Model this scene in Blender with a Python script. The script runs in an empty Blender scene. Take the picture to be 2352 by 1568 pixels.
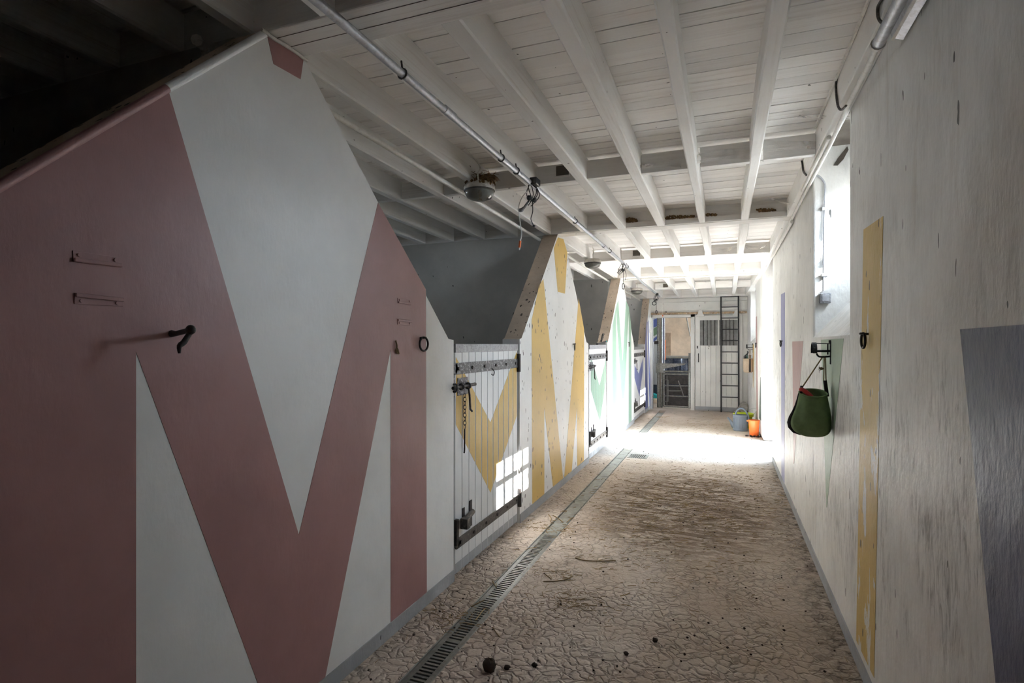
import bpy, bmesh, math, random
from mathutils import Vector, Matrix
random.seed(7)
SC = bpy.context.scene
COL = SC.collection

# ------------------------------------------------------------------ camera, sky, sun, exposure
H = 1.45                                   # eye height
F, TU, V0 = 1265.0, 1662.0, 790.0          # focal length in pixels, vanishing point of the aisle
T = (TU - 1176.0) / F
CY = 1.0 / math.sqrt(1 + T * T)
cam = bpy.data.cameras.new('camera')
cam.sensor_width = 36.0
cam.lens = 36.0 * F / 2352.0
cam.shift_y = (V0 - 784.0) / 2352.0
cam.clip_start = 0.05
camo = bpy.data.objects.new('camera', cam)
COL.objects.link(camo)
camo.location = (0, 0, H)
camo.rotation_euler = (math.pi / 2, 0, math.atan(T))
SC.camera = camo

SC.view_settings.view_transform = 'Standard'
SC.view_settings.look = 'None'
SC.view_settings.gamma = 1.0
SC.view_settings.exposure = 0.2
SC.view_settings.use_curve_mapping = False

SKY = 58.0
W = bpy.data.worlds.new('overcast_sky')
SC.world = W
W.use_nodes = True
W.node_tree.nodes['Background'].inputs[0].default_value = (0.74, 0.87, 1.0, 1)
W.node_tree.nodes['Background'].inputs[1].default_value = SKY

sl = bpy.data.lights.new('sun', 'SUN')
sl.energy = 82.0
sl.color = (1.0, 0.985, 0.965)
sl.angle = math.radians(0.2)
SUN_DIR = Vector((-1.0, 0.09, -0.725)).normalized()
so = bpy.data.objects.new('sun', sl)
COL.objects.link(so)
so.rotation_euler = SUN_DIR.to_track_quat('-Z', 'Y').to_euler()
so.location = (8, 6, 8)

SC.cycles.use_denoising = True
SC.cycles.max_bounces = 14
SC.cycles.diffuse_bounces = 10
SC.cycles.glossy_bounces = 4
SC.cycles.transparent_max_bounces = 12
SC.cycles.caustics_reflective = False
SC.cycles.caustics_refractive = False
SC.cycles.sample_clamp_indirect = 30.0


def portal(x, y0, y1, z0, z1, side=1):
    l = bpy.data.lights.new('sky_portal', 'AREA')
    l.shape = 'RECTANGLE'
    l.size = y1 - y0
    l.size_y = z1 - z0
    l.cycles.is_portal = True
    o = bpy.data.objects.new('sky_portal', l)
    COL.objects.link(o)
    o.location = (x, (y0 + y1) / 2, (z0 + z1) / 2)
    m = Matrix(((0, 0, side), (side, 0, 0), (0, 1, 0)))    # local -Z looks into the building
    o.rotation_euler = m.to_euler()
    return o


# ------------------------------------------------------------------ reading positions off real planes
def ray(u, v):
    return Vector((CY * (u - TU), CY * (F + (u - 1176.0) * T), V0 - v))


def on_x(u, v, X):
    d = ray(u, v); t = X / d.x
    return Vector((X, t * d.y, H + t * d.z))


def on_y(u, v, Y):
    d = ray(u, v); t = Y / d.y
    return Vector((t * d.x, Y, H + t * d.z))


def on_z(u, v, Z=0.0):
    d = ray(u, v); t = (Z - H) / d.z
    return Vector((t * d.x, t * d.y, Z))


XL, XR = -1.543, 0.567                     # inner faces of the two long walls
WT = 0.15                                  # thickness of the stall fronts
RT = 0.50                                  # thickness of the outer wall
YE = 12.70                                 # end wall
XS = -4.60                                 # back wall of the stalls


def xfar(y):                               # the outer wall beyond the doorway leans in a little
    return 0.55 - 0.020 * (y - 9.05)


def zj(y):                                 # underside of joists and beams
    return 2.583 - 0.0105 * (y - 1.6)


def on_far(u, v):
    d = ray(u, v)
    # x = a - b*y
    a, b = 0.55 + 0.020 * 9.05, 0.020
    t = a / (d.x + b * d.y)
    return Vector((t * d.x, t * d.y, H + t * d.z))


# ------------------------------------------------------------------ materials
def new_mat(name):
    m = bpy.data.materials.new(name)
    m.use_nodes = True
    nt = m.node_tree
    b = nt.nodes['Principled BSDF']
    return m, nt, b


class G:
    """little helper to write node graphs"""
    def __init__(s, nt):
        s.nt = nt

    def n(s, typ, **kw):
        nd = s.nt.nodes.new(typ)
        for k, v in kw.items():
            setattr(nd, k, v)
        return nd

    def link(s, a, b):
        s.nt.links.new(a, b)

    def val(s, sock, v):
        if isinstance(v, bpy.types.NodeSocket):
            s.link(v, sock)
        else:
            sock.default_value = v

    def coord(s, scale=(1, 1, 1), random_offset=True):
        tc = s.n('ShaderNodeTexCoord')
        mp = s.n('ShaderNodeMapping')
        s.link(tc.outputs['Object'], mp.inputs['Vector'])
        mp.inputs['Scale'].default_value = scale
        if random_offset:
            oi = s.n('ShaderNodeObjectInfo')
            ml = s.n('ShaderNodeMath', operation='MULTIPLY')
            s.link(oi.outputs['Random'], ml.inputs[0]); ml.inputs[1].default_value = 37.0
            cb = s.n('ShaderNodeCombineXYZ')
            for i in range(3):
                s.link(ml.outputs[0], cb.inputs[i])
            s.link(cb.outputs[0], mp.inputs['Location'])
        return mp.outputs[0]

    def noise(s, vec, scale=1.0, detail=3.0, rough=0.55, dist=0.0, col=False):
        nd = s.n('ShaderNodeTexNoise')
        s.link(vec, nd.inputs['Vector'])
        nd.inputs['Scale'].default_value = scale
        nd.inputs['Detail'].default_value = detail
        nd.inputs['Roughness'].default_value = rough
        nd.inputs['Distortion'].default_value = dist
        return nd.outputs['Color' if col else 'Fac']

    def voro(s, vec, scale, feature='F1', rnd=1.0):
        nd = s.n('ShaderNodeTexVoronoi', feature=feature)
        s.link(vec, nd.inputs['Vector'])
        nd.inputs['Scale'].default_value = scale
        nd.inputs['Randomness'].default_value = rnd
        return nd

    def math(s, op, a, b=0.0, c=0.0, clamp=False):
        nd = s.n('ShaderNodeMath', operation=op)
        nd.use_clamp = clamp
        s.val(nd.inputs[0], a); s.val(nd.inputs[1], b); s.val(nd.inputs[2], c)
        return nd.outputs[0]

    def ramp(s, fac, a, b, lo=0.0, hi=1.0):
        nd = s.n('ShaderNodeMapRange', interpolation_type='SMOOTHSTEP')
        s.link(fac, nd.inputs['Value'])
        nd.inputs['From Min'].default_value = a
        nd.inputs['From Max'].default_value = b
        nd.inputs['To Min'].default_value = lo
        nd.inputs['To Max'].default_value = hi
        return nd.outputs['Result']

    def mix(s, fac, a, b):
        nd = s.n('ShaderNodeMix', data_type='RGBA')
        s.val(nd.inputs[0], fac)
        for sock, v in ((nd.inputs[6], a), (nd.inputs[7], b)):
            if isinstance(v, bpy.types.NodeSocket):
                s.link(v, sock)
            else:
                sock.default_value = (v[0], v[1], v[2], 1)
        return nd.outputs[2]

    def bump(s, h, strength=0.3, dist=0.01, normal=None):
        nd = s.n('ShaderNodeBump')
        s.link(h, nd.inputs['Height'])
        nd.inputs['Strength'].default_value = strength
        nd.inputs['Distance'].default_value = dist
        if normal is not None:
            s.link(normal, nd.inputs['Normal'])
        return nd.outputs[0]


def specks(g, col, density=0.5, scale=16.0, stretch=0.45, dark=(0.03, 0.025, 0.02), size=0.3):
    """fly spots: small dark dots, a little longer than wide"""
    vec = g.coord((1, 1, stretch), False)
    w = g.noise(vec, 30.0, 2.0, col=True)
    nd = g.n('ShaderNodeVectorMath', operation='MULTIPLY_ADD')
    g.link(w, nd.inputs[0]); nd.inputs[1].default_value = (0.03, 0.03, 0.03); g.link(vec, nd.inputs[2])
    v = g.voro(nd.outputs[0], scale)
    sep = g.n('ShaderNodeSeparateColor')
    g.link(v.outputs['Color'], sep.inputs[0])
    pick = g.ramp(sep.outputs[0], 1.0 - density, 1.0, 0.0, size)
    patch = g.ramp(g.noise(g.coord((1, 1, 1), False), 1.6, 2.0), 0.35, 0.62, 0.45, 1.0)
    rad = g.math('MULTIPLY', pick, patch)
    m = g.math('LESS_THAN', v.outputs['Distance'], rad)
    return g.mix(g.math('MULTIPLY', m, 0.88), col, dark)


def paint(name, col, rough=0.55, density=0.35, var=0.10, bump=0.25, streak=0.0, streak_z=(0.2, 1.2), flake=None, size=0.22, sscale=16.0, warm=None, stretch=0.45):
    m, nt, b = new_mat(name)
    g = G(nt)
    v1 = g.coord((1, 1, 1), False)
    vs = g.coord((1, 1, 0.16), False)
    n1 = g.noise(v1, 2.2, 5.0, 0.6)
    n2 = g.noise(vs, 14.0, 4.0, 0.6)
    dk = tuple(c * (1 - var * 1.6) for c in col)
    lt = tuple(min(0.95, c * (1 + var * 0.5)) for c in col)
    c = g.mix(g.ramp(n1, 0.3, 0.7), dk, lt)
    if warm:
        c = g.mix(g.ramp(n2, 0.52, 0.75, 0.0, 0.35), c, warm)
    if streak > 0:                         # scuffed grey dirt where horses rub along the wall
        sx = g.n('ShaderNodeSeparateXYZ')
        g.link(v1, sx.inputs[0])
        band = g.math('MULTIPLY', g.ramp(sx.outputs[2], streak_z[0] - 0.25, streak_z[0] + 0.25), g.ramp(sx.outputs[2], streak_z[1] - 0.3, streak_z[1] + 0.35, 1.0, 0.0))
        st = g.noise(g.coord((1, 1, 0.2), False), 42.0, 6.0, 0.72, 0.6)
        cl = g.noise(v1, 2.6, 4.0, 0.6)
        msk = g.math('MULTIPLY', g.ramp(st, 0.42, 0.72), g.ramp(cl, 0.36, 0.62))
        msk = g.math('MULTIPLY', msk, g.math('ADD', g.math('MULTIPLY', band, 0.8), 0.2))
        c = g.mix(g.math('MULTIPLY', msk, streak), c, (0.13, 0.115, 0.10))
    if flake:                              # chipped paint showing the coat below
        fn = g.noise(g.coord((1, 1, 0.3), False), 11.0, 5.0, 0.62, 0.4)
        sx2 = g.n('ShaderNodeSeparateXYZ')
        g.link(v1, sx2.inputs[0])
        low = g.ramp(sx2.outputs[2], 1.75, 1.45, 0.0, 0.085)
        c = g.mix(g.ramp(g.math('ADD', fn, low), 0.665, 0.68), c, flake)
    if density > 0:
        c = specks(g, c, density, sscale, stretch, size=size)
    g.link(c, b.inputs['Base Color'])
    b.inputs['Roughness'].default_value = rough
    hb = g.noise(g.coord((1, 1, 0.35), False), 55.0, 6.0, 0.65)
    hb2 = g.noise(v1, 9.0, 3.0, 0.5)
    hh = g.math('ADD', g.math('MULTIPLY', hb, 0.35), hb2)
    g.link(g.bump(hh, bump, 0.012), b.inputs['Normal'])
    return m


def wood(name, col, dirt, axis, rough=0.6, gap=0.0, bump=0.35, density=0.12):
    """whitewashed timber, grain running along an axis (0,1,2)"""
    m, nt, b = new_mat(name)
    g = G(nt)
    sc = [1, 1, 1]; sc[axis] = 0.035
    v = g.coord(tuple(sc))
    gr = g.noise(v, 46.0, 6.0, 0.7, 0.3)
    sc2 = [1, 1, 1]; sc2[axis] = 0.25
    bl = g.noise(g.coord(tuple(sc2)), 5.0, 4.0, 0.6)
    pat = g.noise(g.coord((1, 1, 1), False), 2.3, 4.0, 0.6)
    f = g.math('MULTIPLY', g.ramp(gr, 0.46, 0.72), g.ramp(bl, 0.36, 0.68))
    c = g.mix(g.math('MULTIPLY', f, 0.5), col, dirt)
    c = g.mix(g.ramp(pat, 0.5, 0.75, 0.0, 0.28), c, tuple(x * 0.55 + y * 0.45 for x, y in zip(dirt, col)))
    oi = g.n('ShaderNodeObjectInfo')
    hv = g.n('ShaderNodeHueSaturation')
    g.link(g.ramp(oi.outputs['Random'], 0.0, 1.0, 0.90, 1.04), hv.inputs['Value'])
    g.link(c, hv.inputs['Color'])
    c = hv.outputs[0]
    if density > 0:
        c = specks(g, c, density, 17.0, 1.0, size=0.16)
    g.link(c, b.inputs['Base Color'])
    b.inputs['Roughness'].default_value = rough
    g.link(g.bump(gr, bump, 0.006), b.inputs['Normal'])
    return m


def plain(name, col, rough=0.5, metal=0.0, var=0.15, scale=18.0, bump=0.1, dirt=None, dirt_amt=0.5):
    m, nt, b = new_mat(name)
    g = G(nt)
    v = g.coord()
    n1 = g.noise(v, scale, 5.0, 0.6)
    c = g.mix(g.ramp(n1, 0.3, 0.7), tuple(x * (1 - var) for x in col), tuple(min(1, x * (1 + var)) for x in col))
    if dirt:
        n2 = g.noise(v, scale * 2.3, 6.0, 0.7, 0.5)
        c = g.mix(g.ramp(n2, 0.5, 0.64, 0.0, dirt_amt), c, dirt)
    g.link(c, b.inputs['Base Color'])
    b.inputs['Roughness'].default_value = rough
    b.inputs['Metallic'].default_value = metal
    if bump:
        g.link(g.bump(n1, bump, 0.004), b.inputs['Normal'])
    return m


WHITE = (0.83, 0.832, 0.825)
M = {}
M['wall_left'] = paint('white_painted_plaster', WHITE, 0.5, 0.45, 0.05, 0.22, size=0.17)
M['wall_left_spotted'] = paint('white_painted_plaster_with_fly_spots', WHITE, 0.5, 0.62, 0.05, 0.22, size=0.24, sscale=21.0)
M['wall_right'] = paint('scuffed_white_limewash', (0.82, 0.81, 0.785), 0.5, 0.42, 0.09, 0.55, streak=0.95, streak_z=(0.45, 1.35), size=0.20, sscale=19.0, stretch=0.3, warm=(0.55, 0.49, 0.42))
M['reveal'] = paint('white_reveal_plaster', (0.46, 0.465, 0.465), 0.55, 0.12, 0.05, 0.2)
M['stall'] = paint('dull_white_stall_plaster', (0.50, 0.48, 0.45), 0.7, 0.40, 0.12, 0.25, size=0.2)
M['coping'] = paint('dusty_bare_concrete', (0.60, 0.49, 0.39), 0.85, 0.85, 0.18, 0.5, size=0.32, sscale=30.0)
M['band'] = paint('grey_skirting_paint', (0.40, 0.41, 0.43), 0.7, 0.45, 0.14, 0.6, size=0.3, sscale=30.0)
M['red'] = paint('dusty_pink_paint', (0.40, 0.212, 0.21), 0.45, 0.45, 0.08, 0.22, size=0.17, sscale=18.0)
M['yellow'] = paint('ochre_yellow_paint', (0.70, 0.47, 0.13), 0.5, 0.62, 0.08, 0.2, size=0.26, sscale=21.0)
M['yellow_flaked'] = paint('flaking_ochre_yellow_paint', (0.66, 0.46, 0.14), 0.5, 0.7, 0.08, 0.5, flake=(0.70, 0.68, 0.64), size=0.24, sscale=26.0, stretch=0.35)
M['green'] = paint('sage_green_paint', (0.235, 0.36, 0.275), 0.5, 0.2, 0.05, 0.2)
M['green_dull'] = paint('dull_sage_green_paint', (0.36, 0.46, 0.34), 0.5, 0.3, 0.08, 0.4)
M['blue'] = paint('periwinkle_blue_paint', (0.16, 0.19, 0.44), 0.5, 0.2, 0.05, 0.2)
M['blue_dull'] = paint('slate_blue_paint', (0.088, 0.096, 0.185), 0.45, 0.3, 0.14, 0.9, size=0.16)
M['lilac'] = paint('lilac_paint', (0.31, 0.31, 0.50), 0.5, 0.5, 0.08, 0.4, size=0.22)
M['pink'] = paint('faded_pink_paint', (0.50, 0.31, 0.29), 0.5, 0.5, 0.08, 0.4, size=0.22)
M['dark_green'] = paint('dark_bottle_green_paint', (0.07, 0.10, 0.085), 0.5, 0.2, 0.08, 0.3)
M['plank'] = wood('whitewashed_ceiling_planks', (0.87, 0.85, 0.825), (0.44, 0.37, 0.31), 0, bump=0.3)
M['joist'] = wood('whitewashed_joists', (0.87, 0.86, 0.84), (0.50, 0.43, 0.37), 1, bump=0.3, density=0.16)
M['beam'] = wood('whitewashed_cross_beams', (0.84, 0.82, 0.795), (0.47, 0.40, 0.34), 0, bump=0.45, density=0.2)
M['doorwood'] = paint('white_gloss_door_boards', (0.74, 0.75, 0.76), 0.42, 0.4, 0.04, 0.12, size=0.17, sscale=17.0)
M['endboard'] = paint('white_end_boards', (0.72, 0.71, 0.68), 0.5, 0.45, 0.07, 0.15, size=0.2, sscale=17.0)
M['iron'] = plain('weathered_black_iron', (0.035, 0.033, 0.033), 0.5, 0.6, 0.3, 30, 0.3, (0.12, 0.075, 0.05), 0.5)
M['strap'] = plain('worn_painted_iron_strap', (0.09, 0.09, 0.095), 0.5, 0.4, 0.3, 24, 0.3, (0.50, 0.50, 0.52), 0.8)
M['strap_dark'] = plain('dark_grey_iron_strap', (0.075, 0.068, 0.064), 0.55, 0.4, 0.25, 24, 0.3, (0.28, 0.25, 0.23), 0.5)
M['zinc'] = plain('worn_zinc_strip', (0.34, 0.34, 0.36), 0.5, 0.5, 0.2, 40, 0.2, (0.08, 0.075, 0.07), 0.6)
M['galv'] = plain('galvanised_pipe', (0.52, 0.53, 0.57), 0.42, 0.55, 0.12, 30, 0.05, (0.22, 0.20, 0.18), 0.35)
M['pvc'] = plain('white_conduit', (0.72, 0.70, 0.66), 0.45, 0.0, 0.06, 20, 0.05, (0.45, 0.38, 0.30), 0.3)
M['black'] = plain('black_plastic', (0.02, 0.02, 0.022), 0.4, 0.0, 0.2, 30, 0.1)
M['ladder'] = plain('black_painted_steel', (0.016, 0.016, 0.018), 0.45, 0.3, 0.3, 40, 0.2, (0.4, 0.4, 0.4), 0.15)
M['grate'] = plain('galvanised_grating', (0.20, 0.20, 0.185), 0.5, 0.5, 0.2, 30, 0.2, (0.16, 0.13, 0.10), 0.6)
M['cover'] = plain('dirty_drain_cover', (0.30, 0.305, 0.28), 0.6, 0.3, 0.2, 14, 0.2, (0.27, 0.22, 0.17), 0.6)
M['pit'] = plain('dark_drain_silt', (0.03, 0.025, 0.02), 0.9, 0.0, 0.3, 20, 0.3)
M['can'] = plain('slate_grey_plastic', (0.145, 0.175, 0.22), 0.42, 0.0, 0.05, 12, 0.02)
M['lime'] = plain('lime_yellow_plastic', (0.52, 0.62, 0.02), 0.4, 0.0, 0.04, 12, 0.02)
M['orange'] = plain('orange_plastic', (0.86, 0.17, 0.03), 0.42, 0.0, 0.05, 12, 0.02)
M['orange_in'] = plain('dusty_orange_inside', (0.50, 0.16, 0.07), 0.7, 0.0, 0.1, 12, 0.02)
M['canvas_green'] = plain('green_canvas', (0.16, 0.235, 0.10), 0.8, 0.0, 0.14, 22, 0.25)
M['canvas_beige'] = plain('beige_canvas', (0.46, 0.36, 0.27), 0.85, 0.0, 0.08, 60, 0.2)
M['webbing'] = plain('dark_brown_webbing', (0.025, 0.02, 0.018), 0.8, 0.0, 0.2, 60, 0.2)
M['red_grip'] = plain('red_rubber_grip', (0.42, 0.03, 0.03), 0.35, 0.0, 0.08, 12, 0.02)
M['twine'] = plain('tan_twine', (0.28, 0.20, 0.10), 0.9, 0.0, 0.2, 80, 0.3)
M['teal'] = plain('teal_plastic', (0.03, 0.42, 0.44), 0.4, 0.0, 0.05, 12, 0.02)
M['greengrip'] = plain('dull_teal_grip', (0.08, 0.17, 0.14), 0.5, 0.0, 0.1, 12, 0.02)
M['straw'] = plain('straw', (0.30, 0.21, 0.10), 0.85, 0.0, 0.35, 6, 0.1)
M['stalk'] = plain('dry_brown_stalk', (0.20, 0.135, 0.065), 0.85, 0.0, 0.3, 30, 0.2)
M['dung'] = plain('dried_mud_clod', (0.06, 0.042, 0.03), 0.95, 0.0, 0.3, 30, 0.5)
M['nest'] = plain('mud_and_straw_nest', (0.20, 0.115, 0.045), 0.95, 0.0, 0.45, 60, 0.8, (0.05, 0.03, 0.02), 0.8)
M['lampbase'] = plain('dusty_enamel_lamp_base', (0.60, 0.57, 0.52), 0.5, 0.1, 0.12, 14, 0.1, (0.25, 0.18, 0.12), 0.5)
M['rust'] = plain('rusty_rail', (0.42, 0.29, 0.17), 0.7, 0.1, 0.35, 16, 0.2, (0.66, 0.62, 0.56), 0.9)
M['tubesteel'] = plain('dirty_galvanised_tube', (0.24, 0.235, 0.215), 0.42, 0.5, 0.25, 26, 0.15, (0.10, 0.085, 0.07), 0.6)
M['rubber'] = plain('dark_brown_gate_board', (0.055, 0.048, 0.046), 0.75, 0.0, 0.25, 12, 0.2, (0.16, 0.14, 0.13), 0.25)
M['beige'] = paint('warm_beige_render', (0.66, 0.53, 0.40), 0.8, 0.0, 0.14, 0.5)
M['beige_dark'] = plain('brown_boarded_niche', (0.34, 0.245, 0.17), 0.8, 0.0, 0.15, 9, 0.2)
M['navy'] = plain('navy_paint', (0.018, 0.028, 0.05), 0.5, 0.0, 0.2, 10, 0.05)
M['mural_blue'] = plain('mural_blue', (0.06, 0.09, 0.26), 0.6, 0.0, 0.15, 9, 0.05)
M['mural_green'] = plain('mural_green', (0.12, 0.19, 0.11), 0.6, 0.0, 0.15, 9, 0.05)
M['wrap'] = plain('navy_bale_wrap', (0.02, 0.03, 0.06), 0.22, 0.0, 0.3, 16, 0.9, (0.30, 0.33, 0.40), 0.25)
M['concrete_out'] = plain('pale_gravel_yard', (0.27, 0.25, 0.225), 0.9, 0.0, 0.15, 3, 0.2)
M['sky_blocker'] = plain('dark_brown_sky_blocker', (0.13, 0.11, 0.09), 0.85, 0.0, 0.2, 3, 0.1)  # kept dark for the unseen sky blockers outside the doorway
M['backwall'] = plain('dark_brown_timber', (0.05, 0.04, 0.033), 0.8, 0.0, 0.2, 5, 0.1)
M['sack'] = plain('dusty_grey_mound', (0.33, 0.30, 0.27), 0.95, 0.0, 0.25, 14, 0.6, (0.15, 0.12, 0.10), 0.6)
M['darkhole'] = plain('dark_hole_dust', (0.10, 0.085, 0.07), 0.9, 0.0, 0.2, 14, 0.1)


def cobweb_mat():
    m, nt, b = new_mat('dusty_cobweb')
    g = G(nt)
    out = nt.nodes['Material Output']
    tr = g.n('ShaderNodeBsdfTransparent')
    df = g.n('ShaderNodeBsdfDiffuse')
    df.inputs[0].default_value = (0.75, 0.73, 0.70, 1)
    mx = g.n('ShaderNodeMixShader')
    nz = g.noise(g.coord((1, 1, 1)), 9.0, 3.0, 0.5)
    g.link(g.ramp(nz, 0.35, 0.75, 0.05, 0.42), mx.inputs[0])
    g.link(tr.outputs[0], mx.inputs[1]); g.link(df.outputs[0], mx.inputs[2])
    g.link(mx.outputs[0], out.inputs[0])
    return m


def glass_mat(name, tint=(1, 1, 1), refl=0.08, dust=0.06):
    m, nt, b = new_mat(name)
    g = G(nt)
    out = nt.nodes['Material Output']
    tr = g.n('ShaderNodeBsdfTransparent'); tr.inputs[0].default_value = (*tint, 1)
    gl = g.n('ShaderNodeBsdfGlossy'); gl.inputs['Roughness'].default_value = 0.08
    df = g.n('ShaderNodeBsdfDiffuse'); df.inputs[0].default_value = (0.6, 0.6, 0.58, 1)
    m1 = g.n('ShaderNodeMixShader'); m1.inputs[0].default_value = refl
    m2 = g.n('ShaderNodeMixShader')
    nz = g.noise(g.coord((1, 1, 1)), 9.0, 5.0, 0.7)
    g.link(g.ramp(nz, 0.35, 0.75, dust * 0.3, dust * 2.0), m2.inputs[0])
    g.link(tr.outputs[0], m1.inputs[1]); g.link(gl.outputs[0], m1.inputs[2])
    g.link(m1.outputs[0], m2.inputs[1]); g.link(df.outputs[0], m2.inputs[2])
    g.link(m2.outputs[0], out.inputs[0])
    return m


def dome_mat():
    m, nt, b = new_mat('ribbed_lamp_glass')
    b.inputs['Base Color'].default_value = (0.72, 0.72, 0.66, 1)
    b.inputs['Roughness'].default_value = 0.12
    b.inputs['Transmission Weight'].default_value = 0.75
    b.inputs['IOR'].default_value = 1.4
    return m


M['cobweb'] = cobweb_mat()
M['glass'] = glass_mat('dusty_window_glass')
M['glass_grey'] = plain('grimy_grey_glass', (0.20, 0.20, 0.195), 0.3, 0.0, 0.2, 8, 0.05, (0.34, 0.33, 0.31), 0.4)
M['dome'] = dome_mat()


def floor_mat():
    m, nt, b = new_mat('embossed_dirty_concrete_floor')
    g = G(nt)
    v = g.coord((1, 1, 1), False)
    wr = g.noise(v, 7.0, 3.0, 0.6, col=True)
    nd = g.n('ShaderNodeVectorMath', operation='MULTIPLY_ADD')
    g.link(wr, nd.inputs[0]); nd.inputs[1].default_value = (0.16, 0.16, 0.0); g.link(v, nd.inputs[2])
    ed = g.voro(nd.outputs[0], 19.0, 'DISTANCE_TO_EDGE')
    f1 = g.voro(nd.outputs[0], 19.0, 'F1')
    sp = g.n('ShaderNodeSeparateXYZ'); g.link(v, sp.inputs[0])
    worn = g.noise(v, 1.3, 4.0, 0.6, 0.3)
    relief = g.math('MULTIPLY', g.ramp(worn, 0.36, 0.56, 0.25, 1.0), g.ramp(sp.outputs[1], 3.6, 6.6, 1.0, 0.35))
    crack = g.math('MULTIPLY', g.ramp(ed.outputs['Distance'], 0.0, 0.06, 1.0, 0.0), g.math('MULTIPLY', relief, g.ramp(g.noise(v, 9.0, 4.0, 0.65), 0.38, 0.62, 0.12, 1.0)))
    # base colour: pale dusty concrete to brown trodden dirt
    big = g.noise(v, 0.9, 5.0, 0.62, 0.4)
    c = g.mix(g.ramp(big, 0.32, 0.68), (0.62, 0.53, 0.45), (0.46, 0.365, 0.285))
    fine = g.noise(v, 60.0, 4.0, 0.7)
    c = g.mix(g.ramp(fine, 0.45, 0.75, 0.0, 0.35), c, (0.16, 0.115, 0.08))
    # swept streaks of muck in the middle of the aisle
    dx = g.math('DIVIDE', g.math('ADD', sp.outputs[0], 0.30), 0.78)
    dy = g.math('DIVIDE', g.math('SUBTRACT', sp.outputs[1], 5.2), 1.35)
    rr = g.math('ADD', g.math('MULTIPLY', dx, dx), g.math('MULTIPLY', dy, dy))
    zone = g.ramp(rr, 0.35, 1.5, 1.0, 0.0)
    sw = g.n('ShaderNodeTexNoise')
    mp = g.n('ShaderNodeMapping'); g.link(v, mp.inputs['Vector'])
    mp.inputs['Rotation'].default_value = (0, 0, math.radians(32)); mp.inputs['Scale'].default_value = (1.0, 4.2, 1)
    g.link(mp.outputs[0], sw.inputs['Vector'])
    sw.inputs['Scale'].default_value = 3.2; sw.inputs['Detail'].default_value = 8; sw.inputs['Roughness'].default_value = 0.7; sw.inputs['Distortion'].default_value = 1.6
    muck = g.math('MULTIPLY', g.ramp(sw.outputs['Fac'], 0.40, 0.56), zone)
    c = g.mix(g.math('MULTIPLY', muck, 0.9), c, (0.13, 0.075, 0.038))
    # scattered dark stains further on and along the walls
    sw2 = g.noise(g.coord((1.6, 0.8, 1), False), 3.0, 7.0, 0.72, 0.9)
    c = g.mix(g.ramp(sw2, 0.56, 0.70, 0.0, 0.55), c, (0.13, 0.088, 0.055))
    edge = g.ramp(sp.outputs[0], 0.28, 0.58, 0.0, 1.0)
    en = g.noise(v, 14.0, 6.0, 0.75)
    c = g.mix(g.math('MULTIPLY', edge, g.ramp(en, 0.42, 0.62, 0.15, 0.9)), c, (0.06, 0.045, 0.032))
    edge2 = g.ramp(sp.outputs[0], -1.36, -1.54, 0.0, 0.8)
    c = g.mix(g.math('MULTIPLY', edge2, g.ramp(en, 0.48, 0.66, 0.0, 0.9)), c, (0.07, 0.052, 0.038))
    # cleaner doorway concrete; sunlit strip's grey tone painted in to neutralise bounced light
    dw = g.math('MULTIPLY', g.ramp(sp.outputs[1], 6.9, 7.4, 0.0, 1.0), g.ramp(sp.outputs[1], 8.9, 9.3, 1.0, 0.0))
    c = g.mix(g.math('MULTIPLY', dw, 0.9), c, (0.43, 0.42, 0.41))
    c = g.mix(g.math('MULTIPLY', crack, 0.55), c, (0.075, 0.052, 0.036))
    g.link(c, b.inputs['Base Color'])
    b.inputs['Roughness'].default_value = 0.75
    hgt = g.math('ADD', g.math('MULTIPLY', g.ramp(ed.outputs['Distance'], 0.0, 0.16, 0.0, 1.0), relief), g.math('MULTIPLY', fine, 0.25))
    hgt = g.math('ADD', hgt, g.math('MULTIPLY', f1.outputs['Distance'], g.math('MULTIPLY', relief, -0.5)))
    g.link(g.bump(hgt, 0.75, 0.014), b.inputs['Normal'])
    return m


M['floor'] = floor_mat()


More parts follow.
